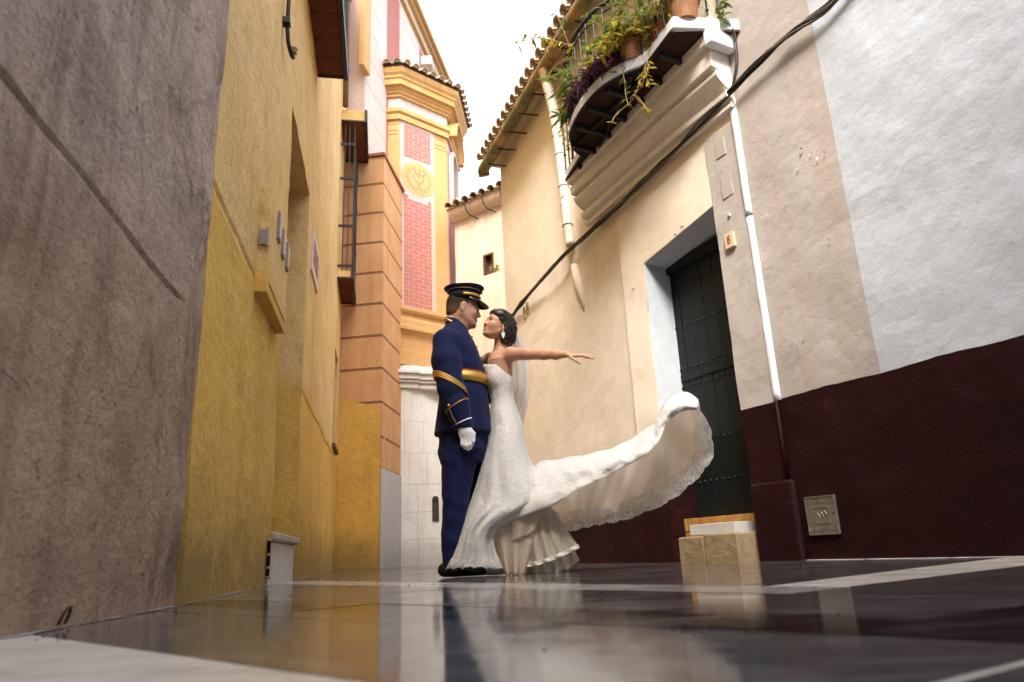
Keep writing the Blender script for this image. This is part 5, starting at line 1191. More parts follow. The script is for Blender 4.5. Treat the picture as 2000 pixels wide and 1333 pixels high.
def face(T, A, sc, parent, fem, smile=0.0):
    for y in (-1, 1):
        mb = MB(); c = Vector(T((0.0825 if fem else 0.0800, y * 0.031, 0.0030))); mb.ball(c, (0.0105 if fem else 0.0108) * sc, 12, 8); o = mb.build('eye', M['eyewhite'], parent, True)
        mb = MB(); mb.ball(Vector(T((0.0895 if fem else 0.0868, y * 0.031 + (0.003 if fem else 0), 0.0036 if fem else 0.0))), 0.0056 * sc, 10, 6); mb.build('iris', M['iris'], o, True)
        lid = [((0.0925 if fem else 0.0905) - 0.010 * abs(t) ** 2, y * (0.031 + 0.0145 * t), 0.0035 + 0.0085 * (1 - t * t) * (1 if fem else 0.45)) for t in (-1, -0.5, 0, 0.5, 1)]
        decal(T, lid, [0.0016 * sc, 0.0024 * sc, 0.0028 * sc, 0.0026 * sc, 0.0018 * sc] if fem else [0.002 * sc, 0.0045 * sc, 0.005 * sc, 0.0045 * sc, 0.002 * sc], A, 'eyelid', M['lash'] if fem else M['skinm'], parent)
        decal(T, [(0.0925 - 0.011 * t * t, y * (0.031 + 0.0145 * t), 0.0035 - 0.0065 * (1 - t * t)) for t in (-1, -0.4, 0.2, 1)], 0.0011 * sc, A, 'lower_lid', M['lash'] if fem else M['skinm'], parent)
        decal(T, [(0.0955, y * 0.012, 0.0215), (0.0945, y * 0.026, 0.027), (0.083, y * 0.044, 0.026), (0.072, y * 0.054, 0.018)], [0.0028 * sc, 0.0040 * sc, 0.0034 * sc, 0.0012 * sc] if not fem else [0.002 * sc, 0.0030 * sc, 0.0025 * sc, 0.001 * sc], A, 'eyebrow', M['brow'], parent)
    u = 0.006 * smile
    decal(T, [(0.086, -0.026, -0.0605 + u), (0.0985, -0.011, -0.0570), (0.0995, 0, -0.0582), (0.0985, 0.011, -0.0570), (0.086, 0.026, -0.0605 + u)], [0.0012 * sc, 0.0036 * sc, 0.0036 * sc, 0.0036 * sc, 0.0012 * sc], A, 'upper_lip', M['lipf'] if fem else M['lipm'], parent)
    decal(T, [(0.086, -0.025, -0.0618 + u), (0.097, -0.010, -0.0695 - u * 0.6), (0.0982, 0, -0.0705 - u * 0.6), (0.097, 0.010, -0.0695 - u * 0.6), (0.086, 0.025, -0.0618 + u)], [0.0012 * sc, 0.0042 * sc, 0.0046 * sc, 0.0042 * sc, 0.0012 * sc], A, 'lower_lip', M['lipf'] if fem else M['lipm'], parent)
    if smile: decal(T, [(0.088, -0.020, -0.0608 + u), (0.0975, -0.009, -0.0632), (0.0985, 0, -0.0640), (0.0975, 0.009, -0.0632), (0.088, 0.020, -0.0608 + u)], [0.0015 * sc, 0.0038 * sc, 0.0042 * sc, 0.0038 * sc, 0.0015 * sc], A, 'teeth', M['teeth'], parent)
face(TM, AM, hs, man, False)
# jacket
def lk(y, x, h, ry, dy=0.0): p = F_(x, y, dy); return (p.z, p.x, p.y, h * PXM, ry)
JK = [lk(851, 905, 55, 0.205), lk(800, 905.5, 50, 0.195), lk(772, 906, 46.5, 0.185), lk(745, 906, 44.5, 0.175), lk(720, 902, 43, 0.19), lk(690, 894.5, 41, 0.205), lk(668, 889.5, 36, 0.20), lk(652, 888, 29, 0.15), lk(640, 889, 23, 0.095), lk(634, 889.5, 20, 0.075)]
lo = F_(830, 862, -0.42); hi = F_(1000, 615, 0.42)
S = Sdf((lo.x - 0.02, Y0 - 0.40, lo.z - 0.02), (hi.x + 0.02, Y0 + 0.42, hi.z + 0.03), 0.006)
S.loft(JK, 0.0)
arm = [F_(872, 668, -0.165), F_(871.5, 705, -0.205), F_(880, 757, -0.235), F_(893, 795, -0.235), F_(903, 828, -0.23)]
ar = [0.088, 0.090, 0.080, 0.072, 0.060]
S.chain(arm, ar, 0.03)
S.chain([F_(890, 668, 0.165), F_(905, 715, 0.23), F_(935, 765, 0.24), F_(975, 775, 0.15)], [0.088, 0.085, 0.075, 0.06], 0.03)
S.wrinkle(0.0055, 34, 3)
S.d = np.maximum(S.d, (F_(905, 850).z - S.ax[2])[None, None, :].astype(np.float32))
S.mesh('jacket', M['navy'], man, 1)
# collar
def ring_pts(c, rx, ry, tilt, z, n=28, yaw=0.0):
    out = []
    for k in range(n):
        t = 2 * math.pi * k / n; x, y = rx * math.cos(t), ry * math.sin(t); out.append(Vector((c[0] + x, c[1] + y, c[2] + z + tilt * x)))
    return out
cc = F_(890.5, 634)
mb = MB(); mb.grid([ring_pts(cc, 0.072, 0.074, -0.42, -0.035), ring_pts(cc, 0.069, 0.071, -0.42, 0.022), ring_pts(cc, 0.062, 0.064, -0.42, 0.024), ring_pts(cc, 0.060, 0.062, -0.42, -0.03)], True); mb.build('collar', M['navy'], man, True)
mb = MB(); mb.grid([ring_pts(cc, 0.063, 0.065, -0.42, 0.0), ring_pts(cc, 0.0625, 0.0645, -0.42, 0.030), ring_pts(cc, 0.059, 0.061, -0.42, 0.030)], True); mb.build('shirt_collar', M['glove'], man, True)
q = F_(873.5, 627, -0.055); mb = MB(); mb.tube([q + Vector((-0.020, 0.004, 0.012)), q + Vector((0.0, -0.012, 0.006)), q + Vector((0.028, -0.016, -0.012)), q + Vector((0.04, -0.016, -0.02))], [0.006, 0.011, 0.011, 0.004], 8); mb.build('shoulder_braid', M['gold'], man, True)
q = F_(905, 641, -0.06); mb = MB(); mb.ball(q, 0.009, 8, 6); mb.build('collar_badge', M['gold'], man, True)
# belt with red edge and buckle, buttons down the front
def jx(z, c): K = np.array(sorted(JK)); return float(np.interp(z, K[:, 0], K[:, c]))
def belt(y0, y1, grow, m, name):
    P = []
    for yy in (y0, y1):
        z = F_(905, yy).z; row = []
        for k in range(48):
            t = 2 * math.pi * k / 48; rx, ry = jx(z, 3) + grow, jx(z, 4) + grow; row.append(Vector((jx(z, 1) + rx * math.cos(t), jx(z, 2) + ry * math.sin(t), z - 0.05 * rx * math.cos(t))))
        P.append(row)
    n0 = [p + (Vector((jx(F_(905, 745).z, 1), Y0, p.z)) - p) * 0.08 for p in P[0]]; n1 = [p + (Vector((jx(F_(905, 745).z, 1), Y0, p.z)) - p) * 0.08 for p in P[1]]
    mb = MB(); mb.grid([n0, P[0], P[1], n1], True); return mb.build(name, m, man, True)
belt(755, 736, 0.012, M['gold'], 'belt'); belt(735.8, 733.6, 0.0122, M['red'], 'belt_edge'); belt(748, 747.4, 0.0128, M['red'], 'belt_stripe')
zb = F_(905, 745).z; mb = MB(); bx_ = jx(zb, 1) + jx(zb, 3) + 0.012; mb.box((bx_ - 0.006, Y0 - 0.05, zb - 0.045), (bx_ + 0.012, Y0 + 0.05, zb + 0.03)); mb.build('buckle', M['gold'], man, bevel=0.005)
for yy in (662, 682, 702, 722):
    z = F_(905, yy).z; mb = MB(); mb.ball((jx(z, 1) + jx(z, 3) * 0.99, jx(z, 2) - 0.035, z), 0.009, 10, 6); mb.build('button', M['gold'], man, True)
# sleeve stripes, cuff piping and button
def sleeve_ring(t0, t1, grow, m, name, tilt, full=True, n=32, w=0.004):
    """slanted band round the near sleeve between two places along it"""
    L_ = [0]; 
    for i in range(len(arm) - 1): L_.append(L_[-1] + (arm[i + 1] - arm[i]).length)
    def pos(t):
        x = t * L_[-1]
        for i in range(len(arm) - 1):
            if x <= L_[i + 1] or i == len(arm) - 2:
                u = (x - L_[i]) / (L_[i + 1] - L_[i]); return arm[i] + (arm[i + 1] - arm[i]) * u, ar[i] + (ar[i + 1] - ar[i]) * u, (arm[i + 1] - arm[i]).normalized()
    P = []
    for t in (t0, t1):
        row = []
        for k in range(n):
            th = 2 * math.pi * k / n
            c, r, d = pos(t); a = Vector((0, -1, 0)); a = (a - d * a.dot(d)).normalized(); b = d.cross(a)
            o = a * math.cos(th) + b * math.sin(th); tt = t + tilt * o.x
            c, r, d = pos(max(0, min(1, tt))); row.append(c + o * (r + grow))
        P.append(row)
    mb = MB(); mb.grid([[p + (sum(P[0], Vector()) / n - p) * 0.12 for p in P[0]], P[0], P[1], [p + (sum(P[1], Vector()) / n - p) * 0.12 for p in P[1]]], True)
    return mb.build(name, m, man, True)
sleeve_ring(0.490, 0.570, 0.0115, M['red'], 'stripe_backing', 0.13)
for k in range(3): sleeve_ring(0.4935 + 0.0255 * k, 0.5155 + 0.0255 * k, 0.0140, M['gold'], 'sleeve_stripe', 0.13)
sleeve_ring(0.795, 0.803, 0.0115, M['gold'], 'cuff_piping', -0.035)
c0 = arm[3] + (arm[4] - arm[3]) * 0.1; mb = MB(); mb.tube([F_(877, 797, -0.30), F_(884, 815, -0.294), F_(893.5, 831, -0.278)], 0.0026, 6); mb.build('cuff_piping', M['gold'], man)
mb = MB(); mb.ball(F_(876.5, 792, -0.302), 0.010, 10, 6); mb.build('cuff_button', M['gold'], man, True)
sleeve_ring(0.985, 1.0, 0.004, M['glove'], 'shirt_cuff', -0.02)
# white glove: palm and five fingers, hanging relaxed
hd = lambda x, y, d=0.0: np.array(F_(x, y, -0.235 + d))
S = Sdf(hd(885, 892) - np.array([0.03, 0.07, 0.0]), hd(940, 815) + np.array([0.02, 0.07, 0.03]), 0.0028)
S.cap(hd(904, 826), hd(907, 842), 0.036, 0.034, 0.02); S.ell(hd(910.5, 848), (0.045, 0.024, 0.052), axes((0.95, 0, 0.12)), 0.02)
for (x0, y0, x1, y1, x2, y2, d, r) in ((903, 856, 903, 868, 908.5, 876, -0.006, 0.0125), (909, 858, 909.5, 871, 914.5, 878, -0.010, 0.0130), (915.5, 857, 917, 869, 919.5, 875.5, -0.006, 0.0125), (921, 853, 923, 862.5, 923, 870, 0.002, 0.0112)):
    S.chain([hd(x0, y0, d * 0.5), hd(x1, y1, d), hd(x2, y2, d + 0.016)], [r, r * 0.95, r * 0.78], 0.006)
S.chain([hd(916, 838, 0.02), hd(924, 848, 0.034), hd(925, 861, 0.03)], [0.018, 0.014, 0.011], 0.012)
S.mesh('glove', M['glove'], man, 1)
# trousers and shoes
lo = F_(845, 1135, -0.3); hi = F_(975, 835, 0.3)
S = Sdf((lo.x - 0.02, Y0 - 0.25, 0.02), (hi.x + 0.04, Y0 + 0.25, hi.z), 0.0065)
S.loft([lk(905, 903, 40, 0.165), lk(880, 905, 46, 0.175), lk(846, 905, 47, 0.17)], 0.0)
for dy, dx in ((-0.085, -3), (0.085, 16)):
    S.loft([lk(1112, 886 + dx, 19, 0.070, dy), lk(1050, 888 + dx, 20.5, 0.076, dy), lk(980, 892 + dx, 24, 0.09, dy), lk(930, 896 + dx, 29, 0.10, dy * 0.95), lk(880, 900 + dx * .5, 36, 0.11, dy * 0.8)], 0.03)
S.wrinkle(0.010, 24, 9)
S.mesh('trousers', M['navy'], man, 1)
for dy, dx in ((-0.085, 0), (0.085, 18)):
    c = F_(886 + dx, 1116, dy); x = c.x
    S = Sdf((x - 0.12, c.y - 0.07, -0.004), (x + 0.25, c.y + 0.07, 0.13), 0.004)
    S.cap((x - 0.055, c.y, 0.045), (x + 0.02, c.y, 0.05), 0.042, 0.045, 0.02); S.cap((x + 0.03, c.y, 0.045), (x + 0.16, c.y, 0.030), 0.043, 0.036, 0.03); S.cap((x - 0.02, c.y, 0.05), (x - 0.01, c.y, 0.1), 0.04, 0.042, 0.02)
    S.d = np.maximum(S.d, (0.003 - S.ax[2])[None, None, :].astype(np.float32)); S.mesh('shoe', M['patent'], man, 1)
# peaked cap
cp = F_(906.5, 575.5); tl = -0.05
def capring(r, z, sy=0.92, sx=1.0, dx=0.0): return [Vector((cp.x + dx + r * sx * math.cos(2 * math.pi * k / 48), cp.y + 0.004 + r * sy * math.sin(2 * math.pi * k / 48), cp.z + z + tl * r * math.cos(2 * math.pi * k / 48) + 0.010 * max(0, math.cos(2 * math.pi * k / 48)) * (z > 0.02))) for k in range(48)]
mb = MB(); mb.grid([capring(0.098, -0.045), capring(0.104, -0.044), capring(0.106, 0.000), capring(0.100, 0.002)], True); mb.build('cap_band', M['black'], man, True)
mb = MB(); mb.grid([capring(0.100, -0.004), capring(0.108, 0.004), capring(0.122, 0.018), capring(0.1345, 0.0305), capring(0.137, 0.036), capring(0.132, 0.0405), capring(0.10, 0.047), capring(0.05, 0.051), capring(0.01, 0.052)], True)
n_ = len(mb.v); mb.f.append(tuple(range(n_ - 48, n_))); mb.m.append(0); mb.build('cap_crown', M['navy'], man, True)
mb = MB(); mb.tube(capring(0.118, 0.0135)[3:46] , 0.0022, 6); mb.build('cap_piping', M['gold'], man, True)
mb = MB(); mb.tube(capring(0.1365, 0.0365) + capring(0.1365, 0.0365)[:1], 0.0024, 6); mb.build('crown_welt', M['black'], man, True)
st_, en_ = capring(0.1075, -0.036), capring(0.1085, -0.018); a0 = [st_[k % 48] for k in range(-12, 13)]; a1 = [en_[k % 48] for k in range(-12, 13)]
mb = MB(); mb.grid([a0, a1]); o = mb.build('chin_cord', M['gold'], man, True); sd = o.modifiers.new('t', 'SOLIDIFY'); sd.thickness = 0.006; sd.offset = 1
P = []
for j in range(5):
    u = j / 4; row = []
    for k in range(-11, 12):
        t = R(k * 6.4); r0 = 0.104; ext = 0.062 * u * (math.cos(t * 1.28) ** 0.7 if abs(t * 1.28) < math.pi / 2 else 0); x = (r0 + ext) * math.cos(t); y = (r0 * 0.92 + ext * 0.5) * math.sin(t)
        row.append(Vector((cp.x + x, cp.y + 0.004 + y, cp.z - 0.043 + tl * x - 0.044 * u * (ext / (0.062 * u) if u else 0) - 0.010 * u * u)))
    P.append(row)
mb = MB(); mb.grid(P); o = mb.build('visor', M['patent'], man, True); sd = o.modifiers.new('t', 'SOLIDIFY'); sd.thickness = 0.004
q = Vector((cp.x + 0.122, cp.y, cp.z + 0.010)); mb = MB(); mb.ball(q, 0.014, 10, 8, (0.4, 1, 1.3)); mb.build('cap_badge', M['gold'], man, True)
# ------------------------------------------------------------------ the bride
def lace_mat(name, base=(0.88, 0.87, 0.855), holes=0.0, sc=26.0):
    N = NT(name); p = N.n('VectorMath', {'operation': 'ADD'}, i0=N.pos(), i1=N.n('VectorMath', {'operation': 'SCALE'}, i0=N.n('TexNoise', None, Vector=N.pos(), Scale=9.0, Detail=3.0).outputs[1], Scale=0.08).outputs[0]).outputs[0]
    v = N.n('TexVoronoi', {'feature': 'SMOOTH_F1'}, Vector=p, Scale=sc).outputs[0]; v2 = N.n('TexVoronoi', {'feature': 'SMOOTH_F1'}, Vector=p, Scale=sc * 2.7).outputs[0]
    fl = N.ramp(N.noise(10, 5, 0.7), 0.44, 0.52)        # sprays of flowers on plain net
    pet = N.math('MULTIPLY', N.ramp(N.math('ADD', v, N.math('MULTIPLY', v2, 0.6)), 0.75, 0.35), fl)
    cord = N.ramp(N.n('TexVoronoi', {'feature': 'DISTANCE_TO_EDGE'}, Vector=p, Scale=sc * 4.0).outputs[0], 0.12, 0.03)
    h = N.math('ADD', pet, N.math('MULTIPLY', N.math('MULTIPLY', cord, fl), 0.35)); h = N.math('ADD', h, N.math('MULTIPLY', N.noise(6, 5, 0.6, None, 1.5), 5.0))
    col = N.mix(N.math('MULTIPLY', N.math('MAXIMUM', pet, N.math('MULTIPLY', cord, fl)), 1.0), tuple(x * y for x, y in zip(base, (0.87, 0.845, 0.81))), base)
    m = N.fin(col, 0.7, 0.3, N.bump(h, 0.65, 0.005)); N.b.inputs['Sheen Weight'].default_value = 0.2
    if not holes:
        N.t.links.new(N.n('MixShader', None, i0=0.18, i1=N.b.outputs[0], i2=N.n('BsdfTranslucent', None, Color=base).outputs[0]).outputs[0], N.out.inputs[0])
    if holes:
        tr = N.n('BsdfTransparent').outputs[0]; net = N.ramp(N.n('TexVoronoi', {'feature': 'DISTANCE_TO_EDGE'}, Vector=p, Scale=sc * 3.2).outputs[0], 0.05, 0.12)
        a = N.math('MULTIPLY', net, N.ramp(N.math('ADD', N.math('MULTIPLY', pet, 0.8), N.math('MULTIPLY', N.noise(45, 2), 0.9)), 0.75, 0.45))
        dd = N.n('MixShader', None, i0=0.45, i1=N.b.outputs[0], i2=N.n('BsdfTranslucent', None, Color=base).outputs[0]).outputs[0]; mx = N.n('MixShader', None, i0=N.math('MULTIPLY', a, holes), i1=dd, i2=tr).outputs[0]; N.t.links.new(mx, N.out.inputs[0])
    return m
M['lace'] = lace_mat('ivory_lace'); M['hem'] = lace_mat('open_lace_hem', base=(0.93, 0.925, 0.915), holes=0.5, sc=30)
def sheer(name, c, op, tl_=0.5):
    N = NT(name); N.fin(c, 0.8, 0.2); t = N.n('BsdfTranslucent', None, Color=c).outputs[0]; d = N.n('MixShader', None, i0=tl_, i1=N.b.outputs[0], i2=t).outputs[0]
    st = N.ramp(N.noise(1, 4, 0.6, N.pos((40, 40, 5))), 0.3, 0.7, op - 0.12, op + 0.12)
    N.t.links.new(N.n('MixShader', None, i0=st, i1=N.n('BsdfTransparent').outputs[0], i2=d).outputs[0], N.out.inputs[0]); return N.mat
M['veil'] = sheer('white_tulle', (0.82, 0.83, 0.84), 0.62); M['tulle'] = sheer('ivory_tulle', (0.80, 0.75, 0.66), 0.58)
def satin(name, c, tl_=0.25):
    N = NT(name); N.fin(N.mix(N.ramp(N.noise(5, 4), 0.35, 0.7), c, tuple(x * 0.9 for x in c)), 0.55, 0.35, N.bump(N.noise(7, 5, 0.6, None, 2.0), 0.6, 0.02))
    t = N.n('BsdfTranslucent', None, Color=c).outputs[0]; N.t.links.new(N.n('MixShader', None, i0=tl_, i1=N.b.outputs[0], i2=t).outputs[0], N.out.inputs[0]); return N.mat
M['lining'] = satin('cream_lining', (0.95, 0.87, 0.76), 0.65); M['satin'] = satin('ivory_satin', (0.80, 0.76, 0.70), 0.15)
M['hairf'] = None
def hair_mat():
    N = NT('dark_brown_hair'); n = N.noise(1, 4, 0.6, N.n('Mapping', None, Vector=N.pos(), Rotation=(0.3, 0.9, 0.4), Scale=(160, 160, 22)).outputs[0])
    col = N.mix(N.ramp(n, 0.35, 0.7), (0.008, 0.005, 0.005), (0.030, 0.016, 0.013)); return N.fin(col, 0.36, 0.5, N.bump(n, 0.6, 0.004))
M['hairf'] = hair_mat()
bride = thing('person', 'bride in strapless white lace gown with one arm stretched out', 'person', (F_(985, 1122).x, Y0, 0))
HF = np.array(F_(973, 638, 0.0)); AF = axes((-0.76, -0.54, 0.31), (0.22, -0.02, 1)); fs = 0.93
lo = F_(925, 880, -0.6); hi = F_(1175, 590, 0.3)
S = Sdf((F_(905, 700).x, Y0 - 0.46, F_(1000, 800).z), (F_(1168, 700, -.36).x + 0.02, Y0 + 0.30, F_(1000, 598).z + 0.02), 0.0036)
TB = head(S, HF, AF, fs, True)
nb_ = np.array(F_(976.5, 694, 0.03))
S.cap(TB((-0.048, 0, -0.060)), nb_, 0.041, 0.047, 0.022)
sh1, sh2 = np.array(F_(1000, 692, -0.07)), np.array(F_(957, 703, 0.16))
S.cap(nb_ + np.array([0, 0, -0.02]), sh1, 0.046, 0.046, 0.04); S.cap(nb_ + np.array([0, 0, -0.02]), sh2, 0.046, 0.046, 0.04)
def bk(y, x, h, ry, dy=0.03): p = F_(x, y, dy); return (p.z, p.x, p.y, h * PXM, ry)
S.loft([bk(795, 981, 22, 0.095), bk(760, 978, 22, 0.095), bk(730, 976, 25, 0.115), bk(708, 976, 25, 0.13), bk(696, 977, 19, 0.10)], 0.04)
S.cap(nb_ + np.array([-0.035, -0.06, -0.022]), sh1 + np.array([-0.02, -0.02, 0.0]), 0.016, 0.017, 0.03)      # collarbone
S.chain([sh2, np.array(F_(938, 712, 0.235)), np.array(F_(915, 690, 0.255))], [0.043, 0.036, 0.031], 0.03)
AR = [sh1, np.array(F_(1028, 692, -0.14)), np.array(F_(1062, 693, -0.225)), np.array(F_(1086, 693, -0.28)), np.array(F_(1108, 692.5, -0.325))]
S.chain(AR, [0.045, 0.0375, 0.0325, 0.0305, 0.0205], 0.018)
hb = lambda x, y, d: np.array(F_(x, y, -0.33 + d))
S.ell(hb(1119, 694.5, -0.01), (0.042, 0.031, 0.0135), axes((0.95, -0.18, -0.14), (0.1, -0.5, 1)), 0.016)
for pts, r in (([(1128, 695, -0.045), (1140, 696, -0.066), (1151, 698.5, -0.082), (1159.5, 701.5, -0.09)], 0.0078), ([(1130, 694, -0.022), (1142, 694, -0.036), (1153, 696.5, -0.046), (1161, 699.5, -0.05)], 0.0080), ([(1130, 694, 0.000), (1140, 692.5, -0.005), (1149.5, 694.5, -0.006), (1156, 697, -0.006)], 0.0076), ([(1127, 695, 0.018), (1135, 695, 0.024), (1142, 697.5, 0.026), (1147.5, 700.5, 0.026)], 0.0068), ([(1113, 697, -0.042), (1120, 702, -0.066), (1127, 706.5, -0.078), (1133, 710.5, -0.084)], 0.0092)):
    S.chain([hb(*p) for p in pts], [r * 1.15, r, r * 0.92, r * 0.72], 0.006)
S.mesh('body', M['skinf'], bride, 2)
face(TB, AF, fs, bride, True, 1.0)
# hair: swept back into a low knot
S = Sdf(HF - np.array([0.2, 0.2, 0.19]), HF + np.array([0.24, 0.2, 0.17]), 0.0036)
E2 = lambda c, r, k=0.02, sub=False: S.ell(TB(c), np.array(r) * fs, AF, k, sub)
E2((-0.020, 0, 0.042), (0.106, 0.087, 0.092)); E2((0.030, 0.0, 0.082), (0.055, 0.072, 0.036), 0.03); E2((-0.085, 0, 0.0), (0.068, 0.078, 0.085), 0.03); E2((-0.105, 0, -0.052), (0.060, 0.068, 0.058), 0.03)
E2((-0.040, 0.072, -0.02), (0.040, 0.022, 0.062), 0.02); E2((-0.045, -0.066, -0.02), (0.040, 0.022, 0.055), 0.02); E2((-0.06, 0.045, -0.085), (0.045, 0.035, 0.035), 0.02)
# face window
E2((0.098, 0.0, -0.030), (0.072, 0.074, 0.100), 0.010, True); E2((0.03, 0.074, -0.052), (0.040, 0.05, 0.055), 0.008, True)
E2((0.006, 0.085, -0.03), (0.017, 0.035, 0.026), 0.006, True); E2((0.02, 0.0, -0.11), (0.06, 0.07, 0.07), 0.008, True)
S.wrinkle(0.0045, 95, 4)
S.mesh('hair', M['hairf'], bride, 1)
pearl = simple('white_crystal', (0.80, 0.79, 0.77), 0.15, 0.6, bump=0)
for k in range(7):
    mb = MB(); p = Vector(TB((-0.095 - 0.012 * abs(k - 3) * 0.3, 0.066 - 0.004 * k, 0.045 - 0.018 * k))); mb.ball(p, 0.0075 - 0.0005 * abs(k - 3), 8, 6); mb.build('hair_comb_pearl', pearl, bride, True)
ear = Vector(TB((-0.006, 0.083, -0.042)))
er = MB(); er.ball(ear, 0.005, 8, 6); er.build('earring_stud', pearl, bride, True)
mb = MB(); mb.prism([ear + Vector((0.0, -0.004, -0.006)), ear + Vector((0.013, -0.004, -0.022)), ear + Vector((0.0095, -0.004, -0.042)), ear + Vector((0, -0.004, -0.060)), ear + Vector((-0.0095, -0.004, -0.042)), ear + Vector((-0.013, -0.004, -0.022))], (0, 0.006, 0)); mb.build('earring_drop', pearl, bride)
# bodice and fitted gown down to the knee
SK = [(850, 955, 1024), (880, 949, 1029), (917, 938, 1043), (950, 929, 1068), (975, 920, 1082), (985, 916.5, 1074), (1000, 911, 1043), (1015, 905.5, 1005), (1035, 898.5, 972), (1060, 889.5, 968), (1085, 880, 975), (1106, 870, 983), (1115, 868, 986)]
P = []
rows_b = [(712, 968, 24.5, 0.118), (722, 972, 27, 0.125), (740, 975.5, 28.5, 0.122), (757, 977, 26.5, 0.110), (772, 980, 22.5, 0.100), (792, 983, 24.5, 0.112), (812, 986, 29, 0.14), (832, 989, 32.5, 0.158)]
NS = 96
def ringrow(y, cx, hx, ry, dy, fold, ph=0.0, n=NS, slant=None):
    row = []
    for k in range(n):
        t = 2 * math.pi * k / n; c, s_ = math.cos(t), math.sin(t)
        rip = fold * (math.sin(9 * t + ph) * 0.6 + math.sin(14 * t + 1.3 + ph * 1.7) * 0.4)
        for tc in (R(114), R(186)): da = (t - tc + math.pi) % (2 * math.pi) - math.pi; rip += 0.040 * math.exp(-(da / 0.42) ** 2) * math.exp(-((y - 736) / 15.0) ** 2)
        yy = y + (slant(c, s_) if slant else 0)
        row.append(F_(cx + (hx + rip / PXM * (0.5 if y > 800 else 1.0)) * c, yy, dy - (ry + rip) * s_))
    return row
top = lambda c, s_: 10 * max(0, c) ** 1.5 * (1 if True else 0) + (-2.5 * math.cos(6 * math.atan2(s_, c)))
for i, (y, cx, hx, ry) in enumerate(rows_b):
    if i == 0:
        P.append(ringrow(y + 3, cx + 1.5, hx - 2.5, ry - 0.012, 0.03, 0.0, slant=lambda c, s_: 18 * max(0, c) ** 1.3 - 1.5 + 1.3 * math.sin(22 * math.atan2(s_, c))))
        P.append(ringrow(y, cx, hx, ry, 0.03, 0.0, slant=lambda c, s_: 18 * max(0, c) ** 1.3 - 1.5 + 1.3 * math.sin(22 * math.atan2(s_, c))))
    elif i == 1: P.append(ringrow(y, cx, hx, ry, 0.03, 0.0, slant=lambda c, s_: 12 * max(0, c) ** 1.3))
    else: P.append(ringrow(y, cx, hx, ry, 0.03, 0.0012))
zprev = 832
for (y, xl, xr) in SK:
    k = (y - 850) / 265; ry = 0.172 + 0.10 * min(1, k * 1.3); dy = 0.02 - 0.07 * k
    if y > 990: ry = 0.26 - 0.05 * (y - 990) / 125
    P.append(ringrow(y, (xl + xr) / 2, (xr - xl) / 2, ry, dy, 0.002 + 0.034 * max(0, k - 0.12), 3.0 * k, slant=(None if y < 1100 else (lambda c, s_: -5 * abs(math.sin(8 * math.atan2(s_, c))) - 6 * max(0, -c) ** 4 * 0 - 4 * (1 - abs(c))))))
mb = MB(); mb.grid(P[:3 + 6], True); ob = mb.build('bodice', M['lace'], bride, True); sb_ = ob.modifiers.new('s', 'SUBSURF'); sb_.levels = sb_.render_levels = 1
mb = MB(); mb.grid(P[8:], True); sk = mb.build('skirt', M['lace'], bride, True); sb_ = sk.modifiers.new('s', 'SUBSURF'); sb_.levels = sb_.render_levels = 2
# cream underside where the skirt is blown open
def sheet(name, top, bot, m, parent, nu=40, nv=14, fold=0.02, waves=4, ph=0.0, dyt=0.0, dyb=0.0, sag=0.0, thick=0.0025, jag=0.0):
    T_ = spline([Vector((x, y, d)) for x, y, d in top], 12); B_ = spline([Vector((x, y, d)) for x, y, d in bot], 12)
    pick = lambda L_, u: L_[min(int(u * (len(L_) - 1)), len(L_) - 2)].lerp(L_[min(int(u * (len(L_) - 1)), len(L_) - 2) + 1], u * (len(L_) - 1) - min(int(u * (len(L_) - 1)), len(L_) - 2))
    P = []
    for j in range(nv + 1):
        v = j / nv; row = []
        for i in range(nu + 1):
            u = i / nu; q = pick(T_, u).lerp(pick(B_, u), v)
            w = math.sin(waves * 2 * math.pi * u + ph + 0.8 * math.sin(3 * v + ph)) * fold * (0.25 + 0.75 * v)
            row.append(F_(q.x, q.y + (jag * math.sin(waves * 7 * u) if j == nv else 0), q.z + w + sag * math.sin(math.pi * v)))
        P.append(row)
    mb = MB(); mb.grid(P); o = mb.build(name, m, parent, True)
    sd = o.modifiers.new('s', 'SUBSURF'); sd.levels = sd.render_levels = 1
    if thick: t = o.modifiers.new('t', 'SOLIDIFY'); t.thickness = thick
    return o
sheet('skirt_lining', [(966, 1037, -0.16), (985, 1024, -0.17), (1010, 1012, -0.17), (1040, 1000, -0.16), (1078, 984, -0.10)], [(984, 1122, -0.10), (992, 1124, -0.13), (1003, 1122, -0.12), (1014, 1124, -0.14), (1026, 1122, -0.08)], M['lining'], bride, 44, 18, 0.022, 3, 0.6)
sheet('skirt_fold', [(1000, 1018, -0.20), (1025, 1006, -0.20), (1050, 996, -0.18), (1080, 982, -0.12)], [(990, 1062, -0.13), (1012, 1052, -0.17), (1035, 1042, -0.17), (1060, 1015, -0.12)], M['lining'], bride, 30, 12, 0.012, 2, 2.0)
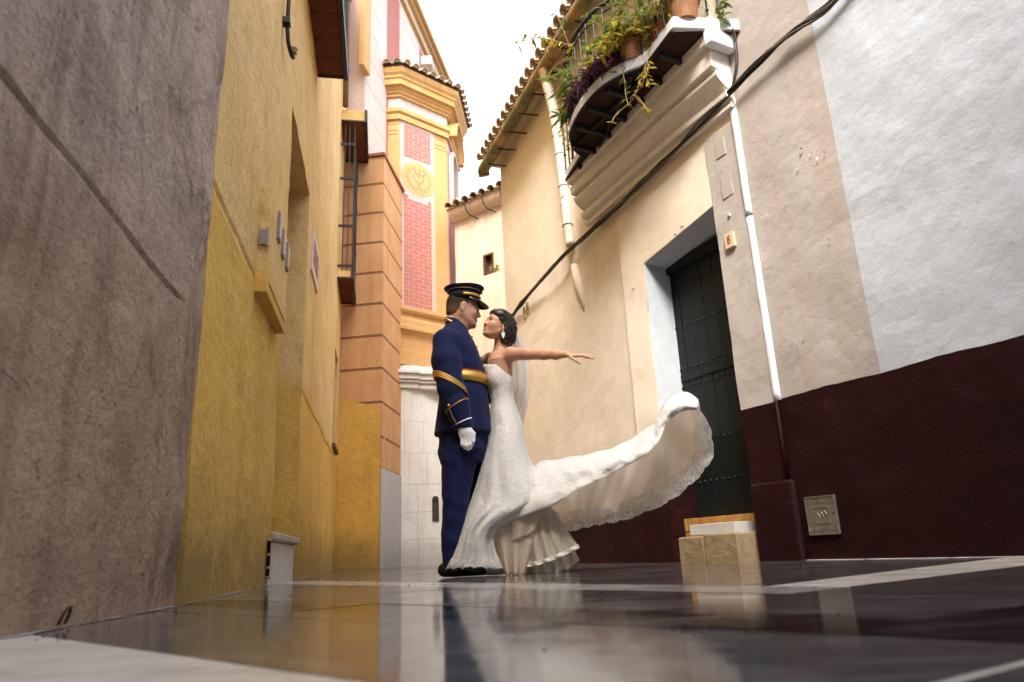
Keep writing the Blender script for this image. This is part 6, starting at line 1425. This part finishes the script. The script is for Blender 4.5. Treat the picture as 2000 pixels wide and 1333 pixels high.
# tulle underskirt: three flounces
sheet('underskirt', [(1022, 1020, -0.05), (1040, 1004, -0.10), (1060, 992, -0.10), (1076, 990, -0.02)], [(1020, 1108, -0.05), (1050, 1104, -0.16), (1090, 1090, -0.15), (1131, 1070, -0.02)], M['tulle'], bride, 60, 14, 0.02, 5, 0.3)
sheet('underskirt', [(1022, 1030, 0.02), (1045, 1010, -0.02), (1070, 998, 0.0), (1082, 996, 0.06)], [(1022, 1122, 0.0), (1055, 1123, -0.09), (1095, 1118, -0.08), (1132, 1096, 0.04)], M['tulle'], bride, 60, 14, 0.028, 6, 1.4)
sheet('underskirt', [(1015, 1040, 0.06), (1050, 1010, 0.05), (1075, 1000, 0.08), (1090, 1000, 0.12)], [(1015, 1123, 0.06), (1050, 1124, 0.04), (1085, 1121, 0.05), (1112, 1118, 0.12)], M['satin'], bride, 50, 12, 0.02, 5, 0.9)
sheet('underskirt_band', [(1022, 1099, -0.06), (1050, 1096, -0.165), (1090, 1082, -0.155), (1129, 1063, -0.025)], [(1020, 1109, -0.06), (1050, 1105, -0.17), (1090, 1091, -0.16), (1132, 1071, -0.03)], M['satin'], bride, 60, 4, 0.02, 5, 0.3)
# the train: an inverted trough of cloth blown out to the right
TE = [(968, 1034), (986, 1024), (1017, 1012), (1075, 989), (1115, 966), (1158, 942), (1200, 922), (1235, 905), (1272, 878), (1290, 858), (1303, 826), (1328, 806), (1360, 802)]
TT = [(1028, 905), (1040, 914), (1054, 903), (1087, 897), (1127, 891), (1167, 883), (1204, 872), (1235, 855), (1272, 831), (1283, 812), (1300, 786), (1334, 765), (1364, 781)]
TH_ = [(1030, 1000), (1050, 1015), (1075, 1026), (1112, 1022), (1140, 1016), (1164, 1010), (1192, 1006), (1223, 999), (1281, 976), (1318, 953), (1356, 918), (1378, 880), (1368, 804)]
dE = [-0.20, -0.21, -0.22, -0.24, -0.25, -0.27, -0.28, -0.29, -0.30, -0.30, -0.28, -0.25, -0.16]
dT = [0.0, -0.02, -0.03, -0.04, -0.05, -0.06, -0.07, -0.08, -0.09, -0.10, -0.11, -0.12, -0.14]
dH = [0.12, 0.16, 0.20, 0.22, 0.23, 0.23, 0.22, 0.21, 0.19, 0.16, 0.10, 0.03, -0.10]
def cr(pts, t):
    n = len(pts) - 1; x = t * n; i = min(int(x), n - 1); u = x - i
    p = [pts[max(i - 1, 0)], pts[i], pts[i + 1], pts[min(i + 2, n)]]
    return 0.5 * ((2 * p[1]) + (p[2] - p[0]) * u + (2 * p[0] - 5 * p[1] + 4 * p[2] - p[3]) * u * u + (3 * p[1] - p[0] - 3 * p[2] + p[3]) * u ** 3)
vE = [Vector((x, y, d)) for (x, y), d in zip(TE, dE)]; vT = [Vector((x, y, d)) for (x, y), d in zip(TT, dT)]; vH = [Vector((x, y, d)) for (x, y), d in zip(TH_, dH)]
NU, N1, N2 = 110, 14, 22
def train_pt(u, v):
    """v 0..1 near edge to ridge (outer lace), 1..2 ridge to far hem (lining seen from below)"""
    e, t, h = cr(vE, u), cr(vT, u), cr(vH, u)
    if v <= 1:
        q = e.lerp(t, v); q.z -= 0.06 * math.sin(math.pi * v) ; rip = 0.016 * math.sin(u * 17 + v * 7) * math.sin(math.pi * min(1, v * 0.9 + 0.1)) + 0.010 * math.sin(u * 43 - v * 6 + 1.5 * math.sin(u * 9)) * math.sin(math.pi * v) + 0.004 * math.sin(u * 95 + v * 11)
        q.z += rip; q.y += 1.8 * math.sin(u * 31 + v * 4) * (1 - v) + 1.1 * math.sin(u * 57) * v * (u > 0.1)
    else:
        w = v - 1; q = t.lerp(h, w); q.z += 0.05 * math.sin(math.pi * w); q.z += 0.030 * math.sin(u * 19 + w * 4.0) * w + 0.014 * math.sin(u * 41 - w * 5) * w ** 0.5 + 0.006 * math.sin(u * 90 + w * 9)
        q.y += (1 - w) * (1.1 * math.sin(u * 57) * (u > 0.1))
    return F_(q.x, q.y, q.z)
mb = MB(); mb.grid([[train_pt(i / NU, j / N1) for j in range(N1 + 1)] for i in range(NU + 1)]); tr1 = mb.build('train', M['lace'], bride, True)
t = tr1.modifiers.new('t', 'SOLIDIFY'); t.thickness = 0.0015
mb = MB(); mb.grid([[train_pt(0.08 + 0.92 * i / NU, 1 + j / N2) for j in range(N2 + 1)] for i in range(NU + 1)]); tr2 = mb.build('train_lining', M['lining'], bride, True)
# lace border with scallops along the far hem and round the tip
P = []
NL = 300
for i in range(NL + 1):
    u = 0.17 + 0.83 * i / NL; sc_ = 1 + 0.28 * abs(math.sin(u * 40)) + 0.10 * abs(math.sin(u * 120)); row = []
    a = cr(vH, u); b = cr(vH, min(u + 0.01, 1)) - cr(vH, max(u - 0.01, 0)); nrm2 = Vector((-b.y, b.x, 0)).normalized()
    nrm2 = nrm2 if nrm2.y > 0 or u > 0.8 else -nrm2
    if u > 0.8 and nrm2.x < 0: nrm2 = -nrm2
    for j in range(9):
        w = j / 8; tp = min(1, (1 - u) / 0.05 + 0.05); q = a - nrm2 * 21 * (1 - w) * tp + nrm2 * 12.5 * w * sc_ * tp; q.z = a.z + 0.030 * math.sin(u * 19 + 4.0) - 0.018 + 0.01 * math.sin(u * 70) * w; row.append(F_(q.x, q.y, q.z))
    P.append(row)
mb = MB(); mb.grid(P); mb.build('lace_hem', M['hem'], bride, True)
# scalloped border at the foot of the skirt
P = []
for i in range(161):
    u = i / 160; t_ = R(175 + 190 * u)      # front half, left to right
    c, s_ = math.cos(-t_), math.sin(-t_)
    sc_ = abs(math.sin(u * 26)); row = []
    for j in range(4):
        w = j / 3; y = 1092 + 14 * w + 5.5 * sc_ * w - 4 * (1 - abs(c)) * w; xl, xr = np.interp(y, [r[0] for r in SK], [r[1] for r in SK]), np.interp(y, [r[0] for r in SK], [r[2] for r in SK])
        row.append(F_((xl + xr) / 2 + (xr - xl) / 2 * 1.01 * c, y, -0.05 - 0.235 * s_ * 1.02 - 0.01))
    P.append(row)
mb = MB(); mb.grid(P); mb.build('lace_hem', M['hem'], bride, True)
# bridal shoes hint, dark under the hem
for x, dy in ((975, -0.02), (1035, 0.03)):
    c = F_(x, 1118, dy); S = Sdf((c.x - 0.16, c.y - 0.06, 0.0), (c.x + 0.12, c.y + 0.06, 0.11), 0.004); S.cap((c.x - 0.1, c.y, 0.022), (c.x + 0.0, c.y, 0.03), 0.02, 0.03, 0.02); S.cap((c.x, c.y, 0.03), (c.x + 0.06, c.y, 0.06), 0.03, 0.03, 0.02); S.mesh('shoe', M['satin'], bride, 1)
# veil
vl = [(1012, 652, 16), (1018, 666, 14), (1023, 685, 14), (1026, 710, 15), (1028, 735, 15), (1029, 760, 15), (1027, 790, 14), (1022, 820, 12), (1016, 848, 9)]
P = []
for (x, y, w) in vl:
    row = []
    for k in range(15):
        t = k / 14 * 2 - 1; row.append(F_(x - 9 + (w) * t * 0.95, y, 0.13 - 0.05 * (1 - t * t) + 0.012 * math.sin(t * 9 + y * 0.02) + 0.05 * (y - 650) / 200))
    P.append(row)
mb = MB(); mb.grid(P); o = mb.build('veil', M['veil'], bride, True); s_ = o.modifiers.new('s', 'SUBSURF'); s_.levels = s_.render_levels = 2
P2 = [[p + Vector((-0.012, 0.03, 0.0)) for p in r] for r in P]; mb = MB(); mb.grid(P2); o = mb.build('veil', M['veil'], bride, True); s_ = o.modifiers.new('s', 'SUBSURF'); s_.levels = s_.render_levels = 2
# ================================================================== PLANTS ON THE BALCONY
def leafmat(name, c1, c2):
    N = NT(name); inf = N.noise(7, 4, 0.6); col = N.mix(N.ramp(inf, 0.35, 0.68), c1, c2); m = N.fin(col, 0.5, 0.4)
    t = N.n('BsdfTranslucent', None, Color=tuple(min(1, x * 1.8) for x in c1)).outputs[0]; N.t.links.new(N.n('MixShader', None, i0=0.3, i1=N.b.outputs[0], i2=t).outputs[0], N.out.inputs[0]); return N.mat
M['leaf'] = leafmat('green_leaf', (0.10, 0.14, 0.025), (0.22, 0.23, 0.035)); M['leafy'] = leafmat('yellowing_leaf', (0.30, 0.26, 0.035), (0.42, 0.26, 0.03)); M['purple'] = leafmat('purple_leaf', (0.065, 0.014, 0.045), (0.12, 0.03, 0.06))
M['leafd'] = leafmat('dark_leaf', (0.035, 0.065, 0.018), (0.06, 0.10, 0.02)); M['dry'] = simple('dry_stem', (0.42, 0.31, 0.16), 0.8, 0.2, bump=0); M['flower'] = leafmat('red_flower', (0.45, 0.03, 0.04), (0.55, 0.06, 0.06))
M['pot'] = simple('terracotta_pot', (0.45, 0.16, 0.065), 0.8, 0.25, var=0.35, sc=10, bump=0.3); M['potb'] = simple('brown_pot', (0.36, 0.17, 0.075), 0.6, 0.3, var=0.35, sc=8, bump=0.2); M['soil'] = simple('soil', (0.04, 0.028, 0.02), 0.95, 0.1)
M['whitepot'] = simple('white_pot', (0.70, 0.64, 0.50), 0.5, 0.3)
def leaf(mb, base, d, l, w, up=Vector((0, 0, 1)), droop=0.3):
    d = Vector(d).normalized(); s_ = d.cross(up); s_ = s_.normalized() if s_.length > 1e-4 else Vector((1, 0, 0)); n = s_.cross(d)
    p = [base]; 
    for t, ww in ((0.3, 0.8), (0.6, 1.0), (0.85, 0.6)):
        c = base + d * l * t - Vector((0, 0, 1)) * droop * l * t * t; p += [c + s_ * w * ww * 0.5 + n * w * 0.12, c - s_ * w * ww * 0.5 + n * w * 0.12, c]
    tip = base + d * l - Vector((0, 0, 1)) * droop * l; p.append(tip)
    mb.add(p, [(0, 3, 1), (0, 2, 3), (1, 3, 6, 4), (3, 2, 5, 6), (4, 6, 9, 7), (6, 5, 8, 9), (7, 9, 10), (9, 8, 10)])
def pot(parent, c, r, h, m):
    mb = MB(); mb.lathe(c, [(0.001, 0.0), (r * 0.72, 0), (r * 0.95, h * 0.82), (r * 1.08, h * 0.82), (r * 1.1, h), (r * 0.98, h), (r * 0.95, h * 0.9), (0.001, h * 0.9)], 22); o = mb.build('pot', m, parent, False)
    mb = MB(); mb.lathe(c, [(0.001, h * 0.905), (r * 0.93, h * 0.905)], 16); mb.build('soil', M['soil'], o)
def stems(parent, c, n, spread, length, mleaf, seed, lw=(0.05, 0.018), per=7, grav=0.5, up=1.0, bias=(0, 0, 0), rs=0.0025, drym=None, leaf_from=0.15, name='foliage'):
    """each plant: stems as one part, its many small leaves as one mass"""
    r = random.Random(seed); ms, ml = MB(), MB()
    for i in range(n):
        a = r.uniform(0, 6.283); d = Vector((math.cos(a) * spread, math.sin(a) * spread, up)).normalized() + Vector(bias); d.normalize(); L_ = length * r.uniform(0.55, 1.15)
        pts = []; p = Vector(c) + Vector((r.uniform(-.05, .05), r.uniform(-.05, .05), 0)); v = d.copy(); k = 9
        for j in range(k): pts.append(p.copy()); p = p + v * L_ / k; v = (v + Vector((r.uniform(-.18, .18), r.uniform(-.18, .18), -grav / k * 2 + r.uniform(-.08, .08)))).normalized()
        ms.tube(pts, [rs * (1 - 0.6 * j / k) for j in range(k)], 4, False)
        for j in range(per):
            t = leaf_from + (1 - leaf_from) * j / per; q = pts[min(int(t * k), k - 1)]; a2 = r.uniform(0, 6.283)
            dd = Vector((math.cos(a2), math.sin(a2), r.uniform(-0.2, 0.7))); s_ = r.uniform(0.6, 1.25); leaf(ml, q, dd, lw[0] * s_, lw[1] * s_, droop=r.uniform(0.1, 0.7))
    a_ = ms.build('stem', drym or M['leafd'], parent); a_['kind'] = 'stuff'
    if ml.v: b_ = ml.build(name, mleaf, parent, True); b_['kind'] = 'stuff'
def bal(px, py, h=0.0): return G(px, py, 3.87 + h)
zsl = lambda t: bz(t) + TH + 0.012
def on(s, o): t = min(1, max(0, (s + 0.1) / 2.15)); p = DW.p(s, 0, o); p.z = zsl(t); return p
specs = [
    ('brown clay pot with trailing stems at the near end of the balcony', on(0.02, 0.36), 0.13, 0.22, 'potb', [('leaf', 16, 0.9, 0.40, (0.07, 0.04), 9, 0.6, 0.8)]),
    ('terracotta pot of dry grassy stems behind the near railing', on(0.27, 0.36), 0.10, 0.17, 'pot', [('leafy', 60, 0.6, 0.66, (0.10, 0.007), 6, 1.0, 1.0), ('dryl', 50, 0.7, 0.6, (0.12, 0.006), 5, 1.3, 0.9)]),
    ('brown pot of yellowing leafy stems near the middle of the bow', on(0.52, 0.50), 0.10, 0.17, 'potb', [('leafy', 36, 1.1, 0.55, (0.085, 0.028), 10, 1.2, 0.8), ('leaf', 26, 0.9, 0.55, (0.08, 0.032), 9, 0.7, 1.0)]),
    ('pot of dense purple trailing leaves at the front of the bow', on(0.80, 0.56), 0.11, 0.15, 'pot', [('purple', 110, 1.2, 0.36, (0.075, 0.019), 12, 1.6, 0.5), ('dryl', 14, 1.1, 0.5, (0.05, 0.01), 5, 1.2, 0.7)]),
    ('terracotta pot with purple and green leaves at the left of the bow', on(1.10, 0.50), 0.10, 0.17, 'pot', [('purple', 60, 1.1, 0.32, (0.07, 0.018), 10, 1.5, 0.6), ('leaf', 16, 0.8, 0.46, (0.20, 0.034), 5, 0.6, 1.0)]),
    ('pot of broad green blades at the far left of the bow', on(1.34, 0.36), 0.09, 0.16, 'pot', [('leaf', 26, 1.0, 0.42, (0.22, 0.036), 5, 0.8, 0.9), ('flower', 8, 0.8, 0.62, (0.035, 0.02), 7, 0.4, 1.0)]),
    ('white pot of bushy green plant inside the balcony', on(0.70, 0.28), 0.12, 0.30, 'whitepot', [('leafd', 40, 0.9, 0.42, (0.08, 0.04), 10, 0.6, 0.9), ('leafy', 24, 1.0, 0.48, (0.08, 0.034), 9, 0.9, 0.9)]),
    ('dark leafy pot plant against the balcony wall', on(1.05, 0.22), 0.11, 0.20, 'potb', [('leafd', 46, 0.9, 0.46, (0.09, 0.045), 10, 0.6, 0.9), ('leaf', 26, 1.0, 0.5, (0.10, 0.034), 9, 0.8, 0.9)]),
    ('small pot with thin upright stems at the far end of the balcony', on(1.72, 0.14), 0.08, 0.12, 'pot', [('leafy', 20, 0.6, 0.40, (0.055, 0.018), 8, 0.5, 1.0), ('leaf', 14, 0.8, 0.36, (0.065, 0.022), 8, 0.7, 1.0)]),
]
M['dryl'] = leafmat('dry_straw_leaf', (0.40, 0.29, 0.13), (0.30, 0.19, 0.08))
for i, (lab, c, r_, h_, pm, sts) in enumerate(specs):
    t = thing('potted_plant', lab, 'plant', c, 'potted plants on the balcony'); pot(t, c, r_, h_, M[pm])
    for k, (ml, n, sp, ln_, lw, per, gv, up) in enumerate(sts):
        stems(t, c + Vector((0, 0, h_ * 0.9)), n, sp, ln_, M[ml], 100 + i * 7 + k, lw, per, gv, up, bias=(DW.n * 0.35)[:], name='foliage')
# long hanging runners over the edge
def runner(lab, pix, seed, ml='leafy', lw=(0.055, 0.02), per=1.0, z0=3.9, r=0.003, st='dry'):
    t = thing('trailing_stem', lab, 'plant', pix[0], 'stems trailing from the balcony'); pts = spline(pix, 6); mb = MB(); mb.tube(pts, r, 5); mb.build('stem', M[st], t)
    rr = random.Random(seed); ml_ = MB()
    for j in range(2, len(pts)):
        if rr.random() < per: leaf(ml_, pts[j], (rr.uniform(-1, 1), rr.uniform(-1, 1), rr.uniform(-.6, .5)), lw[0] * rr.uniform(.6, 1.3), lw[1] * rr.uniform(.7, 1.3), droop=rr.uniform(0, .8))
    if ml_.v: b_ = ml_.build('foliage', M[ml], t, True); b_['kind'] = 'stuff'
yb = lambda s, o: (DW.A + DW.t * s + DW.n * o).y
def BP(px, py, s, o): return D(px, py, yb(s, o))
runner('dry stem with yellow leaves hanging in a loop below the bow', [BP(1262, 120, .3, .6), BP(1250, 160, .35, .62), BP(1238, 190, .4, .62), BP(1225, 205, .45, .6), BP(1205, 222, .5, .6), BP(1196, 238, .5, .6), BP(1205, 242, .5, .6)], 1, per=0.25)
runner('pale tangled tendrils hanging under the middle of the bow', [BP(1262, 125, .3, .6), BP(1255, 165, .33, .62), BP(1240, 185, .36, .62), BP(1252, 198, .36, .62), BP(1262, 212, .33, .62), BP(1268, 222, .33, .62)], 2, 'leafy', per=0.4)
runner('thin green shoot hanging from the front of the bow', [BP(1215, 135, .55, .68), BP(1220, 160, .55, .68), BP(1222, 185, .55, .68), BP(1228, 210, .55, .66)], 3, 'leaf', per=0.7)
runner('leafy shoot with yellow tips hanging at the right of the bow', [BP(1258, 100, .25, .58), BP(1266, 130, .25, .6), BP(1262, 150, .25, .6), BP(1270, 165, .25, .6)], 4, 'leafy', (0.07, 0.024), 1.0)
runner('long arching stem with drooping leaves reaching out over the gutter', [BP(1150, 120, 1.1, .7), BP(1130, 100, 1.2, .8), BP(1110, 88, 1.25, .9), BP(1080, 80, 1.3, 1.0), BP(1050, 74, 1.35, 1.1), BP(1025, 76, 1.4, 1.15), BP(1008, 86, 1.4, 1.2)], 5, 'leafy', (0.075, 0.026), 0.8, r=0.004)
runner('thin woody shoot rising past the gutter toward the sky', [BP(1112, 90, 1.3, .7), BP(1100, 60, 1.3, .75), BP(1085, 25, 1.3, .8), BP(1070, -5, 1.3, .85), BP(1055, -25, 1.3, .9)], 6, 'leaf', (0.05, 0.02), 0.35)
runner('pink flowering stem drooping beside the white downpipe', [BP(1130, 100, 1.25, .7), BP(1110, 110, 1.3, .75), BP(1085, 128, 1.35, .8), BP(1070, 150, 1.38, .85), BP(1066, 158, 1.4, .85)], 7, 'flower', (0.03, 0.014), 0.8)
runner('broad green leaf sprig hanging left of the balcony end', [BP(1130, 205, 1.3, .5), BP(1110, 215, 1.4, .5), BP(1095, 222, 1.45, .5), BP(1080, 232, 1.5, .5)], 8, 'leafd', (0.11, 0.035), 0.5)
runner('leafy green sprig growing at the near corner of the balcony slab', [BP(1420, 50, -.1, .2), BP(1416, 32, -.1, .22), BP(1412, 15, -.1, .24), BP(1409, 5, -.1, .24)], 9, 'leaf', (0.075, 0.05), 1.0, r=0.002, st='leafd')
# twig on the far house wall
q = [D(985, 525, 9.0), D(975, 524, 9.0), D(966, 523, 9.0)]
runner('tiny leafy twig sticking out by the far window', q, 12, 'leafy', (0.09, 0.045), 0.4, r=0.004)
# grit scattered on the pavement
mb = MB(); rr = random.Random(21)
for k in range(120):
    if k < 70: p = G(rr.uniform(380, 900), rr.uniform(1118, 1150), 0.0)
    elif k < 108: x = rr.uniform(60, 700); p = G(x, 1245 - 0.19 * x + rr.uniform(2, 30), 0)
    else: p = G(rr.uniform(700, 1950), rr.uniform(1125, 1300), 0)
    s_ = rr.uniform(0.0008, 0.0024) * (1 + 0.16 * p.y); c = [p + Vector((rr.uniform(-s_, s_), rr.uniform(-s_, s_), 0)) for _ in range(1)][0]
    mb.ball(c + Vector((0, 0, s_ * 0.4)), s_, 6, 4, (rr.uniform(.7, 1.6), rr.uniform(.7, 1.3), .55))
o = mb.build('grit', simple('dark_grit', (0.035, 0.03, 0.026), 0.9, 0.2, bump=0)); tag(o, 'dark grit and crumbs scattered over the polished pavement', 'grit', kind='stuff')
